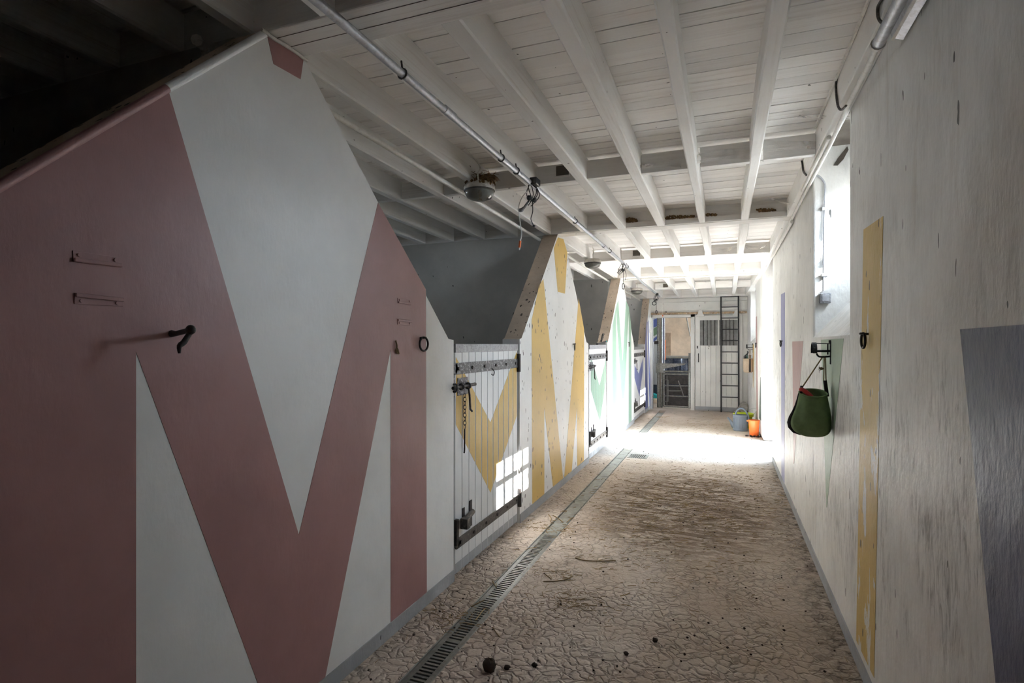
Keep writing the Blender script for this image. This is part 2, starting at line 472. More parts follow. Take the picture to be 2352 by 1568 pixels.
# ------------------------------------------------------------------ mesh helpers
class MB:
    def __init__(s):
        s.v, s.f, s.mi = [], [], []
        s.mats = []

    def mat(s, m):
        if m not in s.mats:
            s.mats.append(m)
        return s.mats.index(m)

    def add(s, verts, faces, mi=0):
        o = len(s.v)
        s.v += [Vector(p) for p in verts]
        for f in faces:
            s.f.append([i + o for i in f]); s.mi.append(mi)
        return s

    def box(s, x0, x1, y0, y1, z0, z1, mi=0):
        return s.add([(x0, y0, z0), (x1, y0, z0), (x1, y1, z0), (x0, y1, z0), (x0, y0, z1), (x1, y0, z1), (x1, y1, z1), (x0, y1, z1)],
                     [(0, 3, 2, 1), (4, 5, 6, 7), (0, 1, 5, 4), (1, 2, 6, 5), (2, 3, 7, 6), (3, 0, 4, 7)], mi)

    def hexa(s, p, mi=0):                  # eight corners, order as in box
        return s.add(p, [(0, 3, 2, 1), (4, 5, 6, 7), (0, 1, 5, 4), (1, 2, 6, 5), (2, 3, 7, 6), (3, 0, 4, 7)], mi)

    def prism(s, poly, a, b, axis=0, mi=0, side=None):
        """extrude a 2-D polygon along an axis; poly holds the other two coordinates in xyz order"""
        def P(q, w):
            q = list(q); q.insert(axis, w)
            return tuple(q)
        n = len(poly)
        o = len(s.v)
        s.v += [Vector(P(q, a)) for q in poly] + [Vector(P(q, b)) for q in poly]
        s.f.append([o + i for i in range(n)][::-1]); s.mi.append(mi)
        s.f.append([o + n + i for i in range(n)]); s.mi.append(mi)
        for i in range(n):
            j = (i + 1) % n
            s.f.append([o + i, o + j, o + n + j, o + n + i]); s.mi.append(mi if side is None else side[i] if side[i] is not None else mi)
        return s

    def tube(s, pts, r, n=8, mi=0, caps=True):
        pts = [Vector(p) for p in pts]
        rs = r if isinstance(r, (list, tuple)) else [r] * len(pts)
        o = len(s.v)
        up = None
        for i, p in enumerate(pts):
            d = (pts[min(i + 1, len(pts) - 1)] - pts[max(i - 1, 0)])
            if d.length < 1e-9:
                d = Vector((0, 0, 1))
            d.normalize()
            if up is None:
                up = Vector((0, 0, 1)) if abs(d.z) < 0.9 else Vector((1, 0, 0))
            a = d.cross(up)
            if a.length < 1e-4:
                a = d.cross(Vector((0, 1, 0.3)))
            a.normalize(); b2 = a.cross(d).normalized()
            up = b2
            for k in range(n):
                t = 2 * math.pi * k / n
                s.v.append(p + (a * math.cos(t) + b2 * math.sin(t)) * rs[i])
        for i in range(len(pts) - 1):
            for k in range(n):
                k2 = (k + 1) % n
                s.f.append([o + i * n + k, o + i * n + k2, o + (i + 1) * n + k2, o + (i + 1) * n + k]); s.mi.append(mi)
        if caps:
            s.f.append([o + k for k in range(n)][::-1]); s.mi.append(mi)
            e = o + (len(pts) - 1) * n
            s.f.append([e + k for k in range(n)]); s.mi.append(mi)
        return s

    def ring(s, c, R, r, normal=(0, 1, 0), n=20, m=8, mi=0, sy=1.0):
        """torus"""
        nv = Vector(normal).normalized()
        a = nv.cross(Vector((0, 0, 1)))
        if a.length < 1e-3:
            a = Vector((1, 0, 0))
        a.normalize(); b = a.cross(nv).normalized()
        o = len(s.v)
        for i in range(n):
            t = 2 * math.pi * i / n
            e = a * math.cos(t) + b * math.sin(t) * sy
            for k in range(m):
                q = 2 * math.pi * k / m
                s.v.append(Vector(c) + e * R + (e.normalized() * math.cos(q) + nv * math.sin(q)) * r)
        for i in range(n):
            for k in range(m):
                i2, k2 = (i + 1) % n, (k + 1) % m
                s.f.append([o + i * m + k, o + i2 * m + k, o + i2 * m + k2, o + i * m + k2]); s.mi.append(mi)
        return s

    def lathe(s, prof, c=(0, 0, 0), n=24, mi=0, axis=2, sx=1.0, sy=1.0):
        """profile of (radius, height)"""
        o = len(s.v)
        for r, z in prof:
            for k in range(n):
                t = 2 * math.pi * k / n
                p = [r * math.cos(t) * sx, r * math.sin(t) * sy, z]
                if axis == 0:
                    p = [p[2], p[0], p[1]]
                elif axis == 1:
                    p = [p[0], p[2], p[1]]
                s.v.append(Vector(c) + Vector(p))
        for i in range(len(prof) - 1):
            for k in range(n):
                k2 = (k + 1) % n
                f = [o + i * n + k, o + i * n + k2, o + (i + 1) * n + k2, o + (i + 1) * n + k]
                s.f.append(f if axis != 1 else f[::-1]); s.mi.append(mi)
        return s

    def blob(s, c, r, n=10, m=7, mi=0, jit=0.0, rnd=random):
        o = len(s.v)
        for i in range(m + 1):
            ph = math.pi * i / m
            for k in range(n):
                t = 2 * math.pi * k / n
                q = 1 + jit * (rnd.random() - 0.5) * 2
                s.v.append(Vector(c) + Vector((r[0] * math.sin(ph) * math.cos(t), r[1] * math.sin(ph) * math.sin(t), r[2] * math.cos(ph))) * q)
        for i in range(m):
            for k in range(n):
                k2 = (k + 1) % n
                s.f.append([o + i * n + k, o + (i + 1) * n + k, o + (i + 1) * n + k2, o + i * n + k2]); s.mi.append(mi)
        return s

    def build(s, name, mats, parent=None, smooth=False, bevel=0.0, label=None, kind=None):
        me = bpy.data.meshes.new(name)
        off = parent_loc(parent)
        me.from_pydata([tuple(p - off) for p in s.v], [], s.f)
        for mm in (mats if isinstance(mats, (list, tuple)) else [mats]):
            me.materials.append(M[mm] if isinstance(mm, str) else mm)
        for p, i in zip(me.polygons, s.mi):
            p.material_index = i
            p.use_smooth = smooth
        me.validate()
        bm = bmesh.new(); bm.from_mesh(me)
        bmesh.ops.recalc_face_normals(bm, faces=bm.faces)
        bm.to_mesh(me); bm.free()
        o = bpy.data.objects.new(name, me)
        COL.objects.link(o)
        if parent is not None:
            o.parent = parent
        if bevel > 0:
            bv = o.modifiers.new('bevel', 'BEVEL'); bv.width = bevel; bv.segments = 2; bv.limit_method = 'ANGLE'
            bv.angle_limit = math.radians(50)
        if smooth and bevel == 0:
            try:
                me.set_sharp_from_angle(angle=math.radians(50))
            except Exception:
                pass
        if label:
            o['label'] = label
        if kind:
            o['kind'] = kind
        return o


def parent_loc(p):
    v = Vector((0, 0, 0))
    while p is not None:
        v += Vector(p.location)
        p = p.parent
    return v


def thing(name, label, cat, loc=(0, 0, 0), group=None, kind=None):
    o = bpy.data.objects.new(name, None)
    o.empty_display_size = 0.1
    COL.objects.link(o)
    o.location = loc
    o['label'] = label
    o['category'] = cat
    if group:
        o['group'] = group
    if kind:
        o['kind'] = kind
    return o


def tag(o, label, cat=None, group=None, kind=None):
    o['label'] = label
    if cat:
        o['category'] = cat
    if group:
        o['group'] = group
    if kind:
        o['kind'] = kind
    return o


def arc(c, r, a0, a1, n, ax, ay):
    """points on an arc in the plane of two axes"""
    ax, ay, c = Vector(ax), Vector(ay), Vector(c)
    return [c + ax * (r * math.cos(a0 + (a1 - a0) * i / n)) + ay * (r * math.sin(a0 + (a1 - a0) * i / n)) for i in range(n + 1)]


def smooth_path(pts, n=6):
    pts = [Vector(p) for p in pts]
    out = []
    for i in range(len(pts) - 1):
        p0, p1, p2, p3 = pts[max(i - 1, 0)], pts[i], pts[i + 1], pts[min(i + 2, len(pts) - 1)]
        for k in range(n):
            t = k / n
            out.append(0.5 * ((2 * p1) + (p2 - p0) * t + (2 * p0 - 5 * p1 + 4 * p2 - p3) * t * t + (3 * p1 - p0 - 3 * p2 + p3) * t ** 3))
    out.append(pts[-1])
    return out


def clip_poly(poly, k, lim, keep_less):
    """Sutherland-Hodgman against coordinate k"""
    out = []
    n = len(poly)
    for i in range(n):
        a, b = poly[i], poly[(i + 1) % n]
        ia = (a[k] <= lim) if keep_less else (a[k] >= lim)
        ib = (b[k] <= lim) if keep_less else (b[k] >= lim)
        if ia:
            out.append(a)
        if ia != ib:
            t = (lim - a[k]) / (b[k] - a[k])
            out.append((a[0] + (b[0] - a[0]) * t, a[1] + (b[1] - a[1]) * t))
    return out


def px_left(pts):
    r = []
    for u, v in pts:
        p = on_x(u, v, XL)
        r.append((p.y, p.z))
    return r


# ================================================================== SETTING
# ---------------- floor with a channel for the drain
DX0, DX1 = -1.305, -1.168
fb = MB()
fb.box(XS - 0.3, DX0, -3.2, 12.45, -0.2, 0.0)
fb.box(DX1, XR + RT, -3.2, 12.45, -0.2, 0.0)
fb.box(DX0, DX1, -3.2, 12.45, -0.2, -0.09, 1)
fb.box(XS - 0.3, 6.0, 12.45, 22.0, -0.2, 0.0)
fl = fb.build('floor', ['floor', 'pit'])
tag(fl, 'dirty brown concrete floor with embossed cracked relief along the aisle', 'floor', kind='structure')
gb = MB(); gb.box(XR + RT, 30, -20, 12.45, -0.35, -0.04)
gd = gb.build('ground', 'concrete_out')
tag(gd, 'pale gravel yard outside the open doorway', 'ground', kind='structure')
yb_m = MB(); yb_m.box(14.0, 14.4, 7.6, 11.5, -0.04, 9.25)  # slab and wing walls added out of view to cut sky light at the doorway
yw_m = MB(); yw_m.box(XR + RT, 8.0, 7.05, 7.2, -0.04, 2.35); yw_m.box(XR + RT, 4.6, 9.35, 9.5, -0.04, 2.8)
tag(yw_m.build('wall_sky_blocker', 'sky_blocker'), 'unseen brown wing walls added beside the doorway to block the sky', 'wall', kind='structure')
tag(yb_m.build('wall_sky_blocker', 'sky_blocker'), 'unseen tall brown slab added opposite the doorway to block the sky', 'wall', kind='structure')

# ---------------- outer (right) wall
WIN1 = dict(y0=3.05, y1=4.214, oy0=3.47, oy1=4.214, zs=1.494, zo=2.05, zt=2.47)
WIN3 = dict(y0=10.5, y1=11.75, oy0=10.95, oy1=11.68, zs=1.494, zo=2.05, zt=2.42)
DOORY = (7.5, 9.05)
TOPZ = 2.95


def struct(o, label, cat):
    return tag(o, label, cat, kind='structure')


mb = MB()
mb.box(XR, XR + RT, -3.2, WIN1['y0'], 0, TOPZ)
struct(mb.build('wall_right', 'wall_right'), 'scuffed white outer wall nearest the camera, with slate blue block and flaking yellow stripe', 'wall')


def window_bay(w, xf, mat, name, lab):
    """wall below a splayed window recess, the sloped sill, splayed near reveal and the head"""
    m = MB()
    y0, y1, a0, a1 = w['y0'], w['y1'], w['oy0'], w['oy1']
    X0, X1 = xf(y0), xf(y1)
    XO = XR + RT
    # wall under the sill, top sloping up outwards
    m.hexa([(X0, y0, 0), (XO, y0, 0), (XO, y1, 0), (X1, y1, 0), (X0, y0, w['zs']), (XO, y0, w['zo']), (XO, y1, w['zo']), (X1, y1, w['zs'])])
    # filled corner that makes the near reveal splay
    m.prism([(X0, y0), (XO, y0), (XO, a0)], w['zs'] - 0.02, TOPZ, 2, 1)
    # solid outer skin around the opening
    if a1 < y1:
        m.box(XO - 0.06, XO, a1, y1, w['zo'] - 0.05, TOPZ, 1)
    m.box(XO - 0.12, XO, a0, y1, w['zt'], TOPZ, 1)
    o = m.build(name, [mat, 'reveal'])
    return struct(o, lab, 'wall')


window_bay(WIN1, lambda y: XR, 'wall_right', 'wall_right', 'white wall under the nearer splayed window, with sloping sill and green wedge')
mb = MB()
mb.box(XR, XR + RT, WIN1['y1'], DOORY[0], 0, TOPZ)
struct(mb.build('wall_right', 'wall_right', bevel=0.012), 'white outer wall between nearer window and open doorway, with lilac stripe and pink wedge', 'wall')
# far part leaning in
mb = MB()
xa, xb = xfar(DOORY[1]), xfar(WIN3['y0'])
XO = XR + RT
mb.prism([(xa, DOORY[1]), (XO, DOORY[1]), (XO, WIN3['y0']), (xb, WIN3['y0'])], 0, TOPZ, 2)
struct(mb.build('wall_right', 'wall_right', bevel=0.04), 'white outer wall just beyond the sunlit doorway, behind the buckets', 'wall')
window_bay(WIN3, xfar, 'wall_right', 'wall_right', 'white wall under the far splayed window, beside the beige bag')
mb = MB()
mb.prism([(xfar(WIN3['y1']), WIN3['y1']), (XO, WIN3['y1']), (XO, YE + 0.15), (xfar(YE + .15), YE + 0.15)], 0, TOPZ, 2)
struct(mb.build('wall_right', 'wall_right'), 'short white outer wall in the far corner beside the ladder', 'wall')
# doorway: outer head and frame
mb = MB()
mb.box(XO - 0.14, XO, DOORY[0], DOORY[1], 2.10, TOPZ)
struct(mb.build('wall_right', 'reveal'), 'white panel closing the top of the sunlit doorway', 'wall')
dfm = thing('door_5', 'pale timber frame of the open outer doorway with daylight falling in', 'door', (XO - 0.05, 8.28, 0), kind='structure')
for yy in (DOORY[0], DOORY[1] - 0.05):
    MB().box(XO - 0.10, XO - 0.02, yy, yy + 0.05, 0, 2.10).build('door_post', 'endboard', dfm, bevel=0.004)
MB().box(XO - 0.10, XO - 0.02, DOORY[0] + 0.05, DOORY[1] - 0.05, 2.05, 2.10).build('door_head', 'endboard', dfm, bevel=0.004)
portal(XO + 0.01, DOORY[0], DOORY[1], 0.0, 2.10)


def window_frame(w, name, lab):
    XF = XR + RT - 0.10
    t = thing(name, lab, 'window', (XF, (w['oy0'] + w['oy1']) / 2, w['zo']), kind='structure')
    y0, y1, z0, z1 = w['oy0'], w['oy1'], w['zo'] - 0.02, w['zt']
    fr = MB()
    for a, b, c, d in ((y0, y0 + .03, z0, z1), (y1 - .03, y1, z0, z1), (y0, y1, z0, z0 + .03), (y0, y1, z1 - .03, z1)):
        fr.box(XF, XF + 0.03, a, b, c, d)
    fr.box(XF, XR + RT - .001, y0, y1, 1.88, z0)
    wfo = fr.build('window_frame', 'endboard', t)
    for i in range(1, 4):
        yy = y0 + (y1 - y0) * i / 4
        MB().box(XF, XF + .02, yy - .02, yy + .02, z0 + .03, z1 - .03).build('glazing_bar', 'endboard', wfo)
    zz = (z0 + z1) / 2
    MB().box(XF - .004, XF + .016, y0 + .03, y1 - .03, zz - .018, zz + .018).build('glazing_bar', 'endboard', wfo)
    for i in range(4):
        for k in range(2):
            a = y0 + (y1 - y0) * i / 4 + .01; b = y0 + (y1 - y0) * (i + 1) / 4 - .01
            c = z0 + .02 if k == 0 else zz + .012; d = zz - .012 if k == 0 else z1 - .02
            MB().box(XF + .008, XF + .011, a, b, c, d).build('pane', 'glass', wfo)
    portal(XF + 0.06, y0, y1, z0, z1)


window_frame(WIN1, 'window_1', 'small white barred window high in the nearer splayed recess')
window_frame(WIN3, 'window_2', 'small white barred window high in the far splayed recess')

# grey skirting along the outer wall
mb = MB()
mb.box(XR - 0.008, XR, -3.0, DOORY[0], 0, 0.065)
struct(mb.build('baseboard_right', 'band'), 'thin grey painted skirting band along the outer wall', 'skirting')

# ---------------- wall behind the camera, stall walls, roof void
mb = MB(); mb.box(XS - 0.3, XR + RT, -3.4, -3.2, 0, TOPZ)
struct(mb.build('wall_back', 'backwall'), 'dull wall closing the aisle behind the camera', 'wall')
mb = MB()
SW = [(3.4, 3.85), (7.0, 7.45), (10.6, 11.05)]  # openings added so skylight reaches the stalls
SWZ = (2.05, 2.25)
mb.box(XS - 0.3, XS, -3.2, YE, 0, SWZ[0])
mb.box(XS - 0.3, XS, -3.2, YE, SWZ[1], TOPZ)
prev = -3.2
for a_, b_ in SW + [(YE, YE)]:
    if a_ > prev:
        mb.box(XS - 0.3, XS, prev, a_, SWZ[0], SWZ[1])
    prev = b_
struct(mb.build('wall_stall_back', 'stall'), 'dim back wall of the stalls with small openings added to let in skylight', 'wall')
for a_, b_ in SW:
    portal(XS - 0.31, a_, b_, SWZ[0], SWZ[1], -1)
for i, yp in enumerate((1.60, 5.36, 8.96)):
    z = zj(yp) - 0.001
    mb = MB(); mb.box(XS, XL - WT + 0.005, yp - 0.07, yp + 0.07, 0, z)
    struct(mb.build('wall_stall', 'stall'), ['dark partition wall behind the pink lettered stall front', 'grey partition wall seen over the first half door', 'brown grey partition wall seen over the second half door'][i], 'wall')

# ---------------- stall fronts
BAND = 0.07
DOORS = [(-0.62, 0.42), (3.02, 4.19), (6.62, 7.79), (10.30, 11.80)]   # openings between the stall fronts


def front(name, outline, lab, mat, wave=0.0):
    """outline: (y,z) polygon, anticlockwise from bottom near"""
    m = MB()
    n = len(outline)
    side = []
    for i in range(n):
        a, b = outline[i], outline[(i + 1) % n]
        side.append(1 if (a[1] > 1.42 and b[1] > 1.42) else 0)
    m.prism(outline, XL - WT, XL, 0, 0, side)
    return struct(m.build(name, [mat, 'coping']), lab, 'wall')


pk = px_left([(612, 80), (697, 130)])
YP = [(1.535, 1.725), (5.285, 5.455), (8.87, 9.06), (12.56, 12.70)]
s1_low = px_left([(1030, 778)])[0]
F1 = [(0.42, 0), (3.02, 0), (3.02, 1.475), s1_low, (1.725, zj(1.7) - 0.002), (1.535, zj(1.6) - 0.002), (0.47, 1.535), (0.42, 1.48)]
s2a = px_left([(1203, 780), (1281, 540), (1296, 547), (1347, 783)])
F2 = [(4.19, 0), (6.62, 0), (6.62, 1.455), (s2a[3][0], 1.475), (s2a[2][0], zj(5.4) - .002), (s2a[1][0], zj(5.3) - .002), (4.235, 1.50), (4.19, 1.49)]
s3a = px_left([(1398, 788), (1425.5, 640), (1430.5, 643), (1457, 793)])
F3 = [(7.79, 0), (10.30, 0), (10.30, 1.43), (s3a[3][0] - .06, 1.45), (s3a[2][0], zj(8.9) - .002), (s3a[1][0], zj(8.9) - .002), (7.84, 1.48), (7.79, 1.47)]
F4 = [(11.80, 0), (YE, 0), (YE, zj(12.6) - .002), (12.56, zj(12.6) - .002), (11.86, 1.46), (11.80, 1.45)]
F0 = [(-3.2, 0), (-0.62, 0), (-0.62, 1.48), (-1.9, zj(-1.9) - .01), (-3.2, zj(-2) - .01)]
w0 = front('wall_left', F0, 'white stall front behind the camera', 'wall_left')
w1 = front('wall_left', F1, 'white peaked stall front with dusty pink painted letter, nearest on the left', 'wall_left')
w2 = front('wall_left', F2, 'white peaked stall front with ochre yellow painted letter, fly spotted', 'wall_left_spotted')
w3 = front('wall_left', F3, 'white peaked stall front with sage green painted letter', 'wall_left')
w4 = front('wall_left', F4, 'white half peaked stall front with periwinkle blue paint, at the far end', 'wall_left')


def painted(poly_lists, name, mat, parent, label, t=0.0012, X=XL, s=1):
    m = MB()
    for poly in poly_lists:
        m.prism(poly, X, X + s * t, 0)
    o = m.build(name, mat, parent, label=label)
    return o


def at_band(u):                            # where the skirting band's top meets a vertical at column u, on the stall front
    p = on_x(u, V0, XL)
    return (p.y, BAND)


def L(*pts):
    return [(q if q[1] is not None else None) for q in px_left(pts)]


# pink letter on the first front
slopeL = lambda y: 1.535 + (y - 0.47) * (zj(1.6) - 0.002 - 1.535) / (1.535 - 0.47)
pA = px_left([(385, 225), (686, 1228), (748, 1560), (593, 1572), (312, 808)])
topA = (pA[0][0], slopeL(pA[0][0]) - 0.004)
yb = lambda u: on_x(u, V0, XL).y
band_pt = lambda a, b: (a[0] + (b[0] - a[0]) * (BAND - a[1]) / (b[1] - a[1]), BAND)
c_748, c_593 = band_pt(pA[1], pA[2]), band_pt(pA[4], pA[3])
y312 = pA[4][0]
left_leg = [(0.425, BAND), (y312, BAND), pA[4], c_593, c_748, pA[1], topA, (0.475, 1.53), (0.425, 1.478)]
pB = px_left([(686, 1228), (868, 465), (978, 665), (980, 1360), (897, 1425), (897, 803)])
right_leg = [pB[0], c_748, pB[5], (pB[4][0], BAND), (pB[3][0], BAND), pB[2], pB[1]]
painted([left_leg, right_leg], 'painted_letter', 'red', w1, 'dusty pink painted letter M')
pT = px_left([(614, 84), (697, 134), (690, 182), (628, 147)])
painted([pT], 'painted_tip', 'red', w1, 'dusty pink painted tip under the beam')
# rounded lip along the sloping edge
lip = MB()
a, b = Vector((XL - 0.004, 0.47, 1.530)), Vector((XL - 0.004, topA[0], topA[1]))
c = Vector((XL - 0.004, 1.535, zj(1.6) - 0.012))
lip.tube([a + (b - a) * i / 8 for i in range(9)], 0.013, 10)
lip.build('painted_lip', 'red', w1, True, label='dusty pink rounded lip of the sloping edge')
lip = MB(); lip.tube([b + (c - b) * i / 8 for i in range(9)], 0.013, 10)
lip.build('edge_lip', 'wall_left', w1, True, label='white rounded lip of the sloping edge')

# yellow letter on the second front
y2 = lambda v: v
Q = px_left([(1248, 640), (1268, 1116), (1286, 1108), (1329, 680), (1347, 783), (1340.5, 1060), (1326, 1070), (1326, 920), (1310.5, 1088), (1293, 1098),
             (1257, 1125), (1250, 940), (1250.5, 1132), (1222.5, 1152), (1221, 730)])
legs2 = []
bandy = lambda p: (p[0], BAND)
# left vertical + left diagonal
pl = px_left([(1221, 735), (1238, 656), (1248, 640), (1293, 1098), (1270, 1116), (1250, 935), (1250, 1132), (1222.5, 1152)])
legs2.append([pl[0], pl[1], pl[2], (pl[3][0], BAND), (pl[4][0], BAND), pl[5], bandy(pl[6]), bandy(pl[7])])
pr = px_left([(1296, 1096), (1329, 685), (1341.5, 757), (1341, 1060), (1326, 1070), (1325, 935), (1313, 1084)])
legs2.append([bandy(pr[0]), pr[1], pr[2], bandy(pr[3]), bandy(pr[4]), pr[5], bandy(pr[6])])
painted(legs2, 'painted_letter', 'yellow', w2, 'ochre yellow painted letter M')
pt = px_left([(1272, 570), (1281.5, 545), (1294, 549), (1303, 580), (1297.5, 674), (1281, 670)])
painted([pt], 'painted_tip', 'yellow', w2, 'ochre yellow painted tip under the beam')

# green letter on the third front
g1 = px_left([(1407, 745), (1419, 690), (1431, 800), (1435, 905), (1423, 740), (1419.5, 985), (1407.5, 990)])
pgl = px_left([(1406.5, 748), (1414.5, 706), (1418, 1030), (1407, 1040)])
pgd = px_left([(1414.5, 706), (1420, 688), (1430, 830), (1437.5, 690), (1444.5, 705), (1434.5, 915), (1428, 915)])
pgr = px_left([(1444.0, 705), (1449.5, 745), (1450.5, 970), (1443.5, 975)])
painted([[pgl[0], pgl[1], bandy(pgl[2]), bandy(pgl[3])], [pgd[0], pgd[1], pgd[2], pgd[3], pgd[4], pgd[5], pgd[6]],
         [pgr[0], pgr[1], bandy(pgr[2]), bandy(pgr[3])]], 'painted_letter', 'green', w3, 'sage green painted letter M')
# blue on the fourth front
bl1 = px_left([(1481.8, 790), (1485.5, 725), (1488.0, 930), (1481.8, 935)])
bl2 = px_left([(1487.0, 740), (1489.2, 735), (1492.8, 862), (1494.5, 800), (1496.2, 800), (1496.0, 930), (1491.8, 930)])
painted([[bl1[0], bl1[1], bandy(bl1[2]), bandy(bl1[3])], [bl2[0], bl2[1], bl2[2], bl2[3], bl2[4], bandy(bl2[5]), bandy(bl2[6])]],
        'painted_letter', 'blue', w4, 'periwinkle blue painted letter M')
# skirting bands of the stall fronts
for i, (ya, yb_) in enumerate(((0.42, 3.02), (4.19, 6.62), (7.79, 10.30), (11.80, 12.69))):
    m = MB(); m.box(XL, XL + 0.006, ya, yb_, 0, BAND)
    struct(m.build('baseboard_left', 'band'), 'grey skirting band under the %s stall front' % ['pink lettered', 'yellow lettered', 'green lettered', 'blue lettered'][i], 'skirting')


# ---------------- half doors
def bolt(par, y, z, X):
    p = MB()
    p.box(X, X + .004, y, y + .145, z - .055, z + .055)
    bp = p.build('bolt_plate', 'strap', par, bevel=.001)
    p = MB(); p.tube([(X + .022, y - .10, z), (X + .022, y + .22, z + .004)], .011, 8)
    p.build('bolt_bar', 'strap_dark', bp, True)
    p = MB()
    for yy in (y + .02, y + .115):
        p.ring((X + .02, yy, z), .018, .006, (0, 1, 0), 12, 6)
    p.ring((X + .018, y - .075, z), .024, .007, (0, 1, 0), 12, 6)
    p.box(X, X + .004, y - .115, y - .045, z - .06, z + .06)
    p.build('bolt_keep', 'strap', par)
    p = MB(); p.tube([(X + .03, y + .10, z - .01), (X + .036, y + .105, z - .06), (X + .034, y + .12, z - .15), (X + .04, y + .135, z - .165)], .007, 6)
    p.build('bolt_handle', 'strap_dark', bp, True)


def strap_hinge(par, y0, y1, z, X, mat, h=.036):
    p = MB()
    p.box(X, X + .008, y0, y1, z - h, z + h)
    p.tube([(X - .001, y0, z), (X + .008, y0, z)], h, 16)
    hs = p.build('strap_hinge', mat, par, bevel=.002)
    n = 6
    for i in range(n):
        yy = y0 + .04 + (y1 - y0 - .1) * i / (n - 1)
        p = MB(); p.tube([(X + .006, yy, z), (X + .016, yy, z)], .011, 8)
        p.build('hinge_bolt', 'iron', hs)
    p = MB()
    p.tube([(X + .012, y1 + .005, z - .07), (X + .012, y1 + .005, z + .075)], .016, 10)
    p.box(X - .002, X + .004, y1 - .005, y1 + .04, z - .06, z + .06)
    p.build('hinge_pin', 'iron', hs)


def kick_latch(par, y, z, X):
    p = MB()
    p.box(X, X + .005, y + .17, y + .21, z - .08, z + .09)
    p.box(X, X + .005, y + .07, y + .10, z + .0, z + .07)
    p.box(X, X + .02, y - .045, y - .015, z - .13, z + .03)
    p.build('latch_plate', 'iron', par, bevel=.002)
    p = MB()
    p.tube([(X + .02, y + .19, z + .02), (X + .028, y + .05, z + .0)], .017, 8)
    p.box(X + .01, X + .06, y + .02, y + .07, z - .045, z + .02)
    p.build('latch_lever', 'strap_dark', par, bevel=.003)


def half_door(idx, y0, y1, ztop, nb, chev, mat, lab, detail):
    X = XL - 0.012
    t = thing('door_%d' % idx, lab, 'door', (X, (y0 + y1) / 2, 0.02), kind='structure')
    w = (y1 - y0) / nb
    for i in range(nb):
        a, b = y0 + w * i, y0 + w * (i + 1)
        m = MB()
        g_ = .0022
        m.prism([(X - .03, a + g_), (X - .004, a + g_), (X, a + g_ + .004), (X, b - g_ - .004), (X - .004, b - g_), (X - .03, b - g_)], .022, ztop - .03, 2)
        for pol in chev:
            q = clip_poly(clip_poly(pol, 0, a + g_ + .004, False), 0, b - g_ - .004, True)
            if len(q) > 2:
                m.prism(q, X, X + .0008, 0, 1)
        m.prism([(a + g_ + .004, .022), (b - g_ - .004, .022), (b - g_ - .004, .085), (a + g_ + .004, .085)], X, X + .0008, 0, 2)
        m.build('door_board', ['doorwood', mat, 'band'], t)
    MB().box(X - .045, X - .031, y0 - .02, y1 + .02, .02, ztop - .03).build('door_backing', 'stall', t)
    MB().box(X - .05, X + .006, y0, y1, ztop - .055, ztop).build('top_strip', 'zinc', t, bevel=.003)
    strap_hinge(t, y0 - .01, y1 - .01, ztop - .155, X + .001, 'strap')
    strap_hinge(t, y0 + .02, y1 + .01, .205 if idx == 1 else .20, X + .001, 'strap_dark', .032)
    bolt(t, y0 + .03, ztop - .27, X + .001)
    kick_latch(t, y0 + .03, .335, X + .001)
    if detail:
        # chain with a hook
        c = MB()
        z = ztop - .33
        for i in range(9):
            c.ring((X + .012, y0 + .115, z), .0105, .0022, (1, 0, 0) if i % 2 == 0 else (0, 1, 0), 10, 5, sy=1.5)
            z -= .025
        c.build('chain', 'iron', t, True)
        c = MB(); c.tube(smooth_path([(X + .012, y0 + .115, z + .01), (X + .012, y0 + .113, z - .06), (X + .014, y0 + .108, z - .12), (X + .02, y0 + .09, z - .135)], 4), .005, 6)
        c.build('chain_hook', 'iron', t, True)
        c = MB(); c.tube(smooth_path([(X + .012, y0 + .56, ztop - .175), (X + .016, y0 + .59, ztop - .20), (X + .016, y0 + .575, ztop - .225), (X + .014, y0 + .545, ztop - .215)], 4), .0035, 6)
        c.build('small_hook', 'iron', t, True)
        c = MB(); c.tube(smooth_path([(X + .01, y1 + .05, .62), (X + .012, y1 + .07, .40), (X + .012, y1 + .055, .25)], 5), .003, 5)
        c.build('hanging_string', 'twine', t, True)
    return t


def chev(pts):
    return [px_left(pts)]


half_door(1, 3.06, 4.17, 1.452, 11, chev([(1051, 820), (1130, 970), (1190, 808), (1190, 955), (1130, 1131), (1051, 975)]), 'yellow',
          'white boarded half door with an ochre yellow V and window sunlight on it', True)
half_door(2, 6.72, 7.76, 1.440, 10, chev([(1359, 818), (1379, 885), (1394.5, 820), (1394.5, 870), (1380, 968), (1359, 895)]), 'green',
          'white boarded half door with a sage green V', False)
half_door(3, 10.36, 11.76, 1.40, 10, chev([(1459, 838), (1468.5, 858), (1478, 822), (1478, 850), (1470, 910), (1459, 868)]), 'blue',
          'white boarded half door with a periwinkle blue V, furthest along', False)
half_door(4, -0.58, 0.39, 1.45, 10, [], 'red', 'white boarded half door beside the camera, out of view', False)

